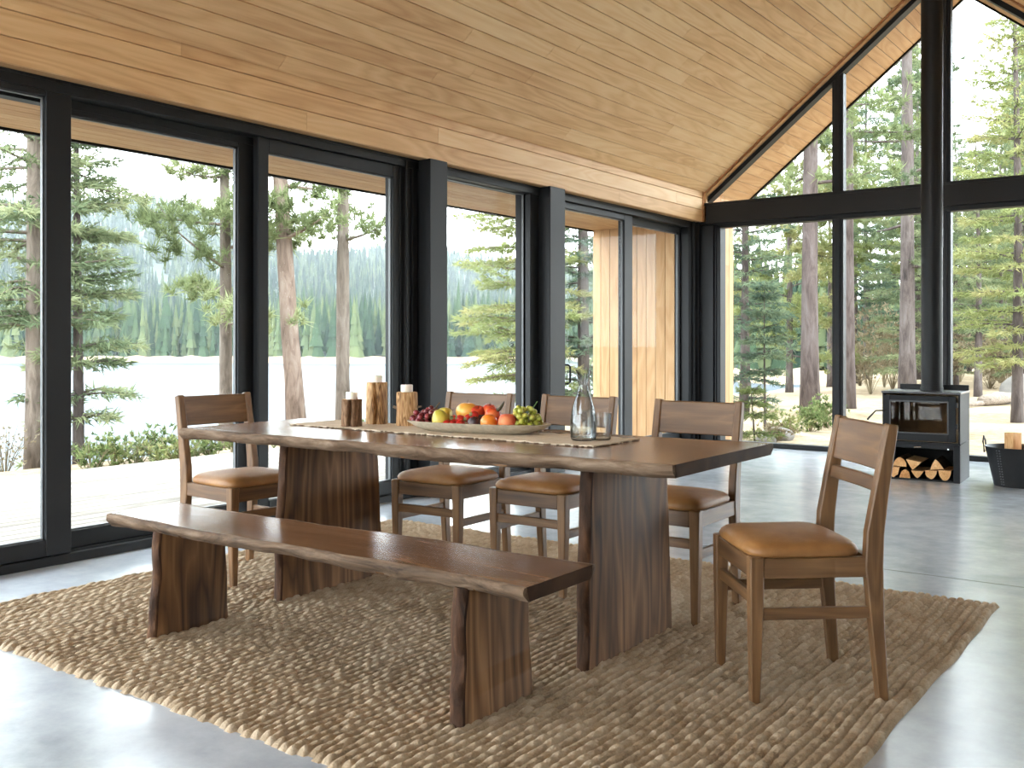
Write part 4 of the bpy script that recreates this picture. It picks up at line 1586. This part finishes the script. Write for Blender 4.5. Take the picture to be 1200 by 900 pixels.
def tree_parts(kind, seed, H, r0, crown0, reach, dens=1.0, lean=(0, 0), blade=1.0):
    """returns (trunk MB, foliage verts, tone)"""
    g = np.random.default_rng(seed)
    rg = random.Random(seed)
    trunk = MB()
    n = 16
    ox, oy = g.uniform(0, 6, 2)

    def axis(t):
        z = H * t
        return Vector((lean[0] * z + .05 * math.sin(z * .6 + ox) * t, lean[1] * z + .05 * math.sin(z * .5 + oy) * t, z))
    trunk.tube([axis(i / n) - Vector((0, 0, .25 if i == 0 else 0)) for i in range(n + 1)],
               [r0 * (1.25 if i == 0 else 1) * (1 - .88 * i / n) for i in range(n + 1)], n=12, wob=.05, rg=rg)
    PP, DD, TT = [], [], []
    if kind == 'spruce':
        z = crown0 * H
        while z < H * .985:
            t = (z - crown0 * H) / (H * (1 - crown0))
            Lb = reach * (1 - t) ** .75 * min(1, .55 + t * 3) + .08
            nb = max(4, int((5 + 2 * rg.random()) * dens))
            a0 = rg.uniform(0, 6.28)
            for b in range(nb):
                az = a0 + 2 * PI * b / nb + rg.uniform(-.35, .35)
                lb = Lb * rg.uniform(.6, 1.15)
                c, s = math.cos(az), math.sin(az)
                up = rg.uniform(.0, .25) + .35 * t
                dr = rg.uniform(.25, .5) * (1 - t * .6)
                base = axis(min(1, z / H + rg.uniform(-.008, .008)))

                def bp(u):
                    return base + Vector((c * lb * u, s * lb * u, lb * (up * u - dr * u * u + .18 * u ** 3)))
                trunk.tube([bp(0), bp(.5), bp(1)], [r0 * .16 * (1 - t) + .006, r0 * .09 * (1 - t) + .004, .002], n=4, cap=False)
                m = max(2, int(lb / (.10 / dens ** .5)))
                tone = rg.uniform(.15, .75)
                for i in range(m):
                    u = .12 + .88 * (i + rg.random() * .6) / m
                    p = bp(min(u, 1))
                    wdt = lb * .30 * (1.1 - u) + .06
                    for sd in (-1, 0, 1):
                        q = p + Vector((-s, c, 0)) * (sd * wdt * rg.uniform(.4, 1)) + Vector((c, s, 0)) * (abs(sd) * wdt * .5) + Vector((0, 0, -abs(sd) * .03))
                        PP.append(q); DD.append((c * .9 - s * sd * .8, s * .9 + c * sd * .8, rg.uniform(-.35, .1))); TT.append(tone + .25 * u)
            z += rg.uniform(.22, .40) * (.7 + .3 * H / 10) / dens ** .5
        v, tn = needle_arrays(np.array([tuple(p) for p in PP]), np.array(DD), 8, .135 * blade, .020 * blade, .55, g, np.array(TT))
    else:
        nb = int(42 * dens)
        for b in range(nb):
            t = (b + rg.random()) / nb
            z = H * (crown0 + (1 - crown0) * t * .98)
            az = b * 2.4 + rg.uniform(-.5, .5)
            lb = reach * (1 - t) ** .55 * rg.uniform(.45, 1.1) + .12
            c, s = math.cos(az), math.sin(az)
            up = rg.uniform(-.15, .35)
            base = axis(z / H)

            def bp(u):
                return base + Vector((c * lb * u, s * lb * u, lb * (up * u - .25 * u * u + .35 * u ** 3)))
            trunk.tube([bp(0), bp(.35), bp(.7), bp(1)], [r0 * .2 * (1 - t) + .008, r0 * .14 * (1 - t) + .006, .008, .003], n=5, cap=False)
            tone = rg.uniform(.15, .8)
            m = max(6, int(34 * lb * dens ** .5))
            for i in range(m):
                u = .30 + .72 * rg.random()
                p = bp(min(u, 1.02)) + Vector((rg.gauss(0, 1), rg.gauss(0, 1), rg.gauss(0, .35))) * (.16 * lb + .05)
                PP.append(p); DD.append((c * .25, s * .25, .55)); TT.append(tone + rg.uniform(-.15, .2))
        v, tn = needle_arrays(np.array([tuple(p) for p in PP]), np.array(DD), 30, .17 * blade, .017 * blade, .62, g, np.array(TT))
    return trunk, v, tn


def make_tree(name, parts, loc, bark_m, leaf_m, rz=0.0):
    trunk, v, tn = parts
    root = empty(name, loc, rz)
    trunk.build('trunk', bark_m, root, grain='z', angle=None)
    f = np.arange(len(v)).reshape(-1, 3)
    np_mesh('foliage', v, f, leaf_m, root, attrs={'bid': tn}, smooth=False)
    return root


def at(u, w, z=None):
    """point at distance w out along the view axis of the plan, bearing (u - 600) / 1160"""
    x, y = lw((u - 600) / 1160 * w, w)
    return (x, y, float(land_z(x, y)) if z is None else z)


def tree(name, kind, u, w, H, r0, crown0, reach, seed, bark_m, leaf_m, lab, group=None, dens=1.0, lean=(0, 0), blade=1.0, cat='tree'):
    o = make_tree(name, tree_parts(kind, seed, H, r0, crown0, reach, dens, lean, blade), at(u, w), bark_m, leaf_m)
    tag(o, lab, cat, group)
    return o


tree('fir_tree', 'spruce', 41, 10.6, 13.0, .105, .13, 1.25, 101, M['brightened_pine_bark'], M['spruce'], 'tall fir with reddish lower trunk seen through the first glass door', dens=1.15)
tree('spruce_tree', 'spruce', 92, 11.0, 5.6, .065, .05, .74, 102, M['pine_bark'], M['spruce'], 'young spruce by the deck, its branches reaching out from behind the first door stile', dens=1.0)
tree('pine_tree', 'pine', 264, 13.1, 11.0, .092, .16, 1.45, 103, M['brightened_pine_bark'], M['pine_leaf'], 'pine with straight grey trunk and pad-like branches, seen above the chair by the doors', dens=.8)
tree('pine_tree', 'pine', 349, 13.0, 12.0, .128, .20, 1.25, 104, M['brightened_red_bark'], M['pine_leaf'], 'thick reddish pine trunk leaning slightly, seen through the third door', dens=.9, lean=(-.055, -.04), blade=1.1)
tree('pine_tree', 'pine', 402, 13.6, 13.0, .100, .20, 1.15, 105, M['brightened_pine_bark'], M['pine_leaf'], 'straight grey pine trunk behind the log candle holders', dens=.75)
tree('spruce_tree', 'spruce', 612, 16.5, 11.0, .10, .03, 1.25, 106, M['brightened_pine_bark'], M['yellow_green'], 'full pale green spruce seen between the two black posts', dens=1.2)
tree('fir_tree', 'spruce', 684, 17.0, 12.0, .11, .03, 1.25, 107, M['pine_bark'], M['dark_fir'], 'dark fir seen through the door pane beside the timber wing wall', dens=1.0)
tree('fir_tree', 'spruce', 722, 22.0, 13.0, .12, .03, 1.5, 117, M['pine_bark'], M['dark_fir'], 'dark fir farther back beside the timber wing wall', dens=.8)
tree('pine_tree', 'pine', 949, 16.2, 15.0, .150, .22, 1.9, 108, M['red_bark'], M['pine_leaf'], 'thick pine trunk in the middle of the first gable pane', dens=0.5)
tree('pine_tree', 'pine', 994, 18.0, 15.0, .125, .22, 1.6, 109, M['red_bark'], M['pine_leaf'], 'reddish pine trunk just beside the first gable mullion', dens=0.5)
tree('pine_tree', 'pine', 1063, 21.0, 17.0, .170, .16, 2.0, 110, M['pine_bark'], M['spruce'], 'thick pine trunk rising behind the stove beside the flue', dens=0.5)
tree('fir_tree', 'spruce', 1146, 21.0, 5.6, .085, .25, 1.0, 111, M['pine_bark'], M['spruce'], 'slim fir trunk behind the fallen log', dens=.9)
tree('spruce_tree', 'spruce', 1192, 15.5, 8.0, .09, .12, 1.25, 112, M['pine_bark'], M['yellow_green'], 'bright yellow-green spruce at the edge of the gable glass above the bucket', dens=1.1)
tree('fir_tree', 'spruce', 872, 17.5, 9.0, .08, .03, 1.0, 113, M['pine_bark'], M['dark_fir'], 'bluish fir beside the timber fin at the first gable pane', dens=.9)
tree('sapling', 'spruce', 897, 13.0, 2.1, .02, .42, .34, 114, M['pine_bark'], M['dark_fir'], 'small dark sapling with bare thin stem in front of the lake', dens=1.6, blade=.7)
tree('young_spruce', 'spruce', 885, 12.0, .85, .014, .05, .26, 115, M['pine_bark'], M['leaf'], 'knee-high young spruce outside the gable glass', dens=1.6, blade=.6)
tree('pine_tree', 'pine', 925, 24.0, 9.0, .09, .10, 1.5, 116, M['pine_bark'], M['yellow_green'], 'yellow-green pine behind the thick trunk of the first gable pane', dens=1.0)

# the wood behind: copies of four kinds
base = [tree_parts('spruce', 201, 13, .11, .06, 1.6, .75, blade=1.35), tree_parts('pine', 202, 15, .13, .22, 2.1, .9, blade=1.3),
        tree_parts('spruce', 203, 11, .10, .04, 1.4, .8, blade=1.35), tree_parts('pine', 204, 17, .15, .28, 2.2, .9, blade=1.3)]
mats = [M['spruce'], M['pine_leaf'], M['dark_fir'], M['yellow_green']]
labs = ['full green spruce in the wood behind the gable glass', 'tall pine with bare lower trunk in the wood behind the gable glass',
        'dark bushy fir in the wood behind the gable glass', 'pale yellow-green pine in the wood behind the gable glass']
nms = ['spruce_tree', 'pine_tree', 'fir_tree', 'pine_tree']
barks = [M['pine_bark'], M['red_bark'], M['pine_bark'], M['pine_bark']]
protos = [None] * 4
wg = random.Random(77)
spots = []
for row in ((24, 8), (29, 10), (35, 12), (43, 14), (54, 16)):
    w, n = row
    for i in range(n):
        u = 850 + (1330 - 850) * (i + wg.uniform(.1, .9)) / n
        p = at(u, w + wg.uniform(-2, 2))
        if p[0] < -11.2 or (u < 945 and w < 50 and u > 878): continue
        vt = wg.uniform(120, 205) if 1095 < u < 1186 else wg.uniform(60, 190) if u < 978 else wg.uniform(-150, 60)
        spots.append((p, (401 - vt) / 1160 * w + 1.1))
for i, (p, top) in enumerate(spots):
    k = wg.choice((0, 0, 1, 1, 2, 3, 3, 3))
    if protos[k] is None:
        protos[k] = o = make_tree(nms[k], base[k], p, barks[k], mats[k])
    else:
        o = copy_tree(protos[k])
        o.location = p
    o.rotation_euler = (0, 0, wg.uniform(0, 6.28))
    s = min(1.2, max(.3, top / (13, 15, 11, 17)[k]))
    o.scale = (s ** .7, s ** .7, s)
    tag(o, labs[k], 'tree', 'trees in the wood behind the gable glass')


# ---- low shrubs, stems, stones
def shrub(name, loc, r, h, seed, mat, lab, group=None, K=9, leaf=.05, n=None, stems=14):
    g = np.random.default_rng(seed)
    rg = random.Random(seed)
    root = empty(name, loc)
    m = MB()
    PP, DD = [], []
    for k in range(stems):
        az = rg.uniform(0, 6.28)
        e = rg.uniform(.15, 1) * r
        top = Vector((math.cos(az) * e, math.sin(az) * e, h * rg.uniform(.6, 1) * (1 - .35 * (e / r) ** 2)))
        m.tube([(0, 0, -.05), top * .5 + Vector((0, 0, .06 * h)), top], [.006, .004, .002], n=4, cap=False)
        for i in range(7):
            u = rg.uniform(.3, 1)
            q = top * u + Vector((rg.gauss(0, .05), rg.gauss(0, .05), rg.gauss(0, .04))) * (r * 3)
            q.z = max(q.z, .02)
            PP.append(tuple(q)); DD.append((math.cos(az) * .3, math.sin(az) * .3, .5))
    m.build('stem', M['dry_leaf'], root)
    v, tn = needle_arrays(np.array(PP), np.array(DD), K, leaf, leaf * .38, .6, g, g.uniform(.1, .9, len(PP)))
    np_mesh('foliage', v, np.arange(len(v)).reshape(-1, 3), mat, root, attrs={'bid': tn}, smooth=False)
    tag(root, lab, 'shrub', group)
    return root


sg = random.Random(5)
prs = []
for i, u in enumerate((108, 135, 160, 184, 206, 228, 250, 275, 300, 345, 372, 395, 425, 450)):
    x = -8.75 - sg.uniform(0, .7)
    # bearing to y on the line x = const
    tu = (u - 600) / 1160
    w = x / (AX_D[0] + AX_R[0] * tu)
    y = w * (AX_D[1] + AX_R[1] * tu)
    lc = (x, y, float(land_z(x, y)) - .02)
    if i < 3:
        o = shrub('low_shrub', lc, .34, .40, 300 + i, [M['leaf'], M['yellow_green'], M['pine_leaf']][i], 'low yellow-green shrub along the edge of the deck', 'shrubs along the deck edge')
        prs.append(o)
    else:
        o = copy_tree(prs[i % 3])
        o.location = lc
        o.rotation_euler = (0, 0, sg.uniform(0, 6))
        s = sg.uniform(.7, 1.1)
        o.scale = (s, s, s)
shrub('dry_shrub', at(6, 10.2), .35, .55, 330, M['dry_leaf'], 'leafless brownish shrub at the deck edge in the first door pane', K=3, leaf=.05)
shrub('bushy_shrub', at(950, 14.2), .40, .42, 331, M['leaf'], 'leafy green shrub at the foot of the thick pine', K=10, leaf=.06, stems=20)
shrub('bushy_shrub', at(968, 14.8), .30, .55, 332, M['leaf'], 'bright green shrub close to the first gable mullion', K=10, leaf=.06, stems=18)
shrub('bushy_shrub', at(922, 13.4), .45, .38, 333, M['yellow_green'], 'brownish green low shrub in front of the lake at the gable', K=8, leaf=.05, stems=20)
shrub('bushy_shrub', at(905, 12.6), .30, .25, 334, M['dry_leaf'], 'dry low shrub beside the grey stone', K=8, leaf=.05, stems=16)
for i, (u, w) in enumerate(((1112, 25), (1125, 27), (1160, 24), (1172, 26), (1105, 29), (1180, 23), (1020, 23), (1036, 25), (1046, 24), (1008, 26))):
    shrub('dead_thicket', at(u, w), .9, wg.uniform(1.6, 2.6), 340 + i, M['dry_leaf'], 'grey leafless thicket among the trunks behind the gable glass', 'dead thickets in the wood', K=3, leaf=.12, stems=26)


def stone(loc, s, seed, lab):
    rg = random.Random(seed)
    m = MB()
    ph = [rg.uniform(0, 6) for _ in range(4)]
    m.lathe([(max(math.cos(a), .03) * s[0], math.sin(a) * s[2]) for a in [-PI / 2 + PI * i / 12 for i in range(13)]], n=20, sy=s[1] / s[0],
            fn=lambda th, z: 1 + .12 * math.sin(2 * th + ph[0]) + .07 * math.sin(3 * th + ph[1] + z * 9) + .05 * math.sin(5 * th + ph[2] + z * 15))
    o = m.build('boulder', M['stone'], angle=None, loc=(loc[0], loc[1], loc[2] + s[2] * .35))
    tag(o, lab, 'stone')


stone(at(911, 12.9), (.20, .15, .12), 1, 'rounded grey stone outside the gable glass near the sapling')
stone(at(897, 12.5), (.13, .11, .09), 2, 'small grey stone beside the young spruce')
stone(at(1197, 20), (.35, .3, .42), 3, 'large pale boulder at the edge of the wood above the bucket')
stone(at(1182, 19.6), (.25, .2, .16), 4, 'low pale stone beside the large boulder')
m = MB()
p0, p1 = Vector(at(1152, 18.4)), Vector(at(1186, 19.6))
m.tube([p0 + Vector((0, 0, .10)), (p0 + p1) / 2 + Vector((0, 0, .13)), p1 + Vector((0, 0, .12))], [.10, .12, .09], n=14, wob=.12, rg=random.Random(4))
o = m.build('fallen_log', M['grey_bark'], angle=None)
tag(o, 'weathered grey log lying on the forest floor', 'log')
m = MB()
p0, p1 = Vector(at(1134, 18.0)), Vector(at(1160, 18.6))
m.tube([p0 + Vector((0, 0, .05)), (p0 + p1) / 2 + Vector((0, 0, .07)), p1 + Vector((0, 0, .05))], [.03, .045, .03], n=10, wob=.12, rg=random.Random(6))
o = m.build('fallen_branch', M['grey_bark'], angle=None)
tag(o, 'thin dead branch on the ground at the foot of the slim fir', 'branch')

# haze over the lake
mb = MB()
xy = [lw(-500, 45), lw(60, 45), lw(60, 660), lw(-500, 660)]
mb.add([(x, y, z) for z in (-4, 90) for x, y in xy], [(3, 2, 1, 0), (4, 5, 6, 7), (0, 1, 5, 4), (1, 2, 6, 5), (2, 3, 7, 6), (3, 0, 4, 7)])
t = NT('lake_haze')
vs = t.n('VolumeScatter', {'Color': (.93, .97, 1, 1), 'Density': 0.00036, 'Anisotropy': 0.2})
t.t.links.new(vs.outputs[0], t.out.inputs['Volume'])
hz = mb.build('haze', t.mat, smooth=False)
tag(hz, 'pale haze hanging over the lake and the hills', 'haze', kind='stuff')
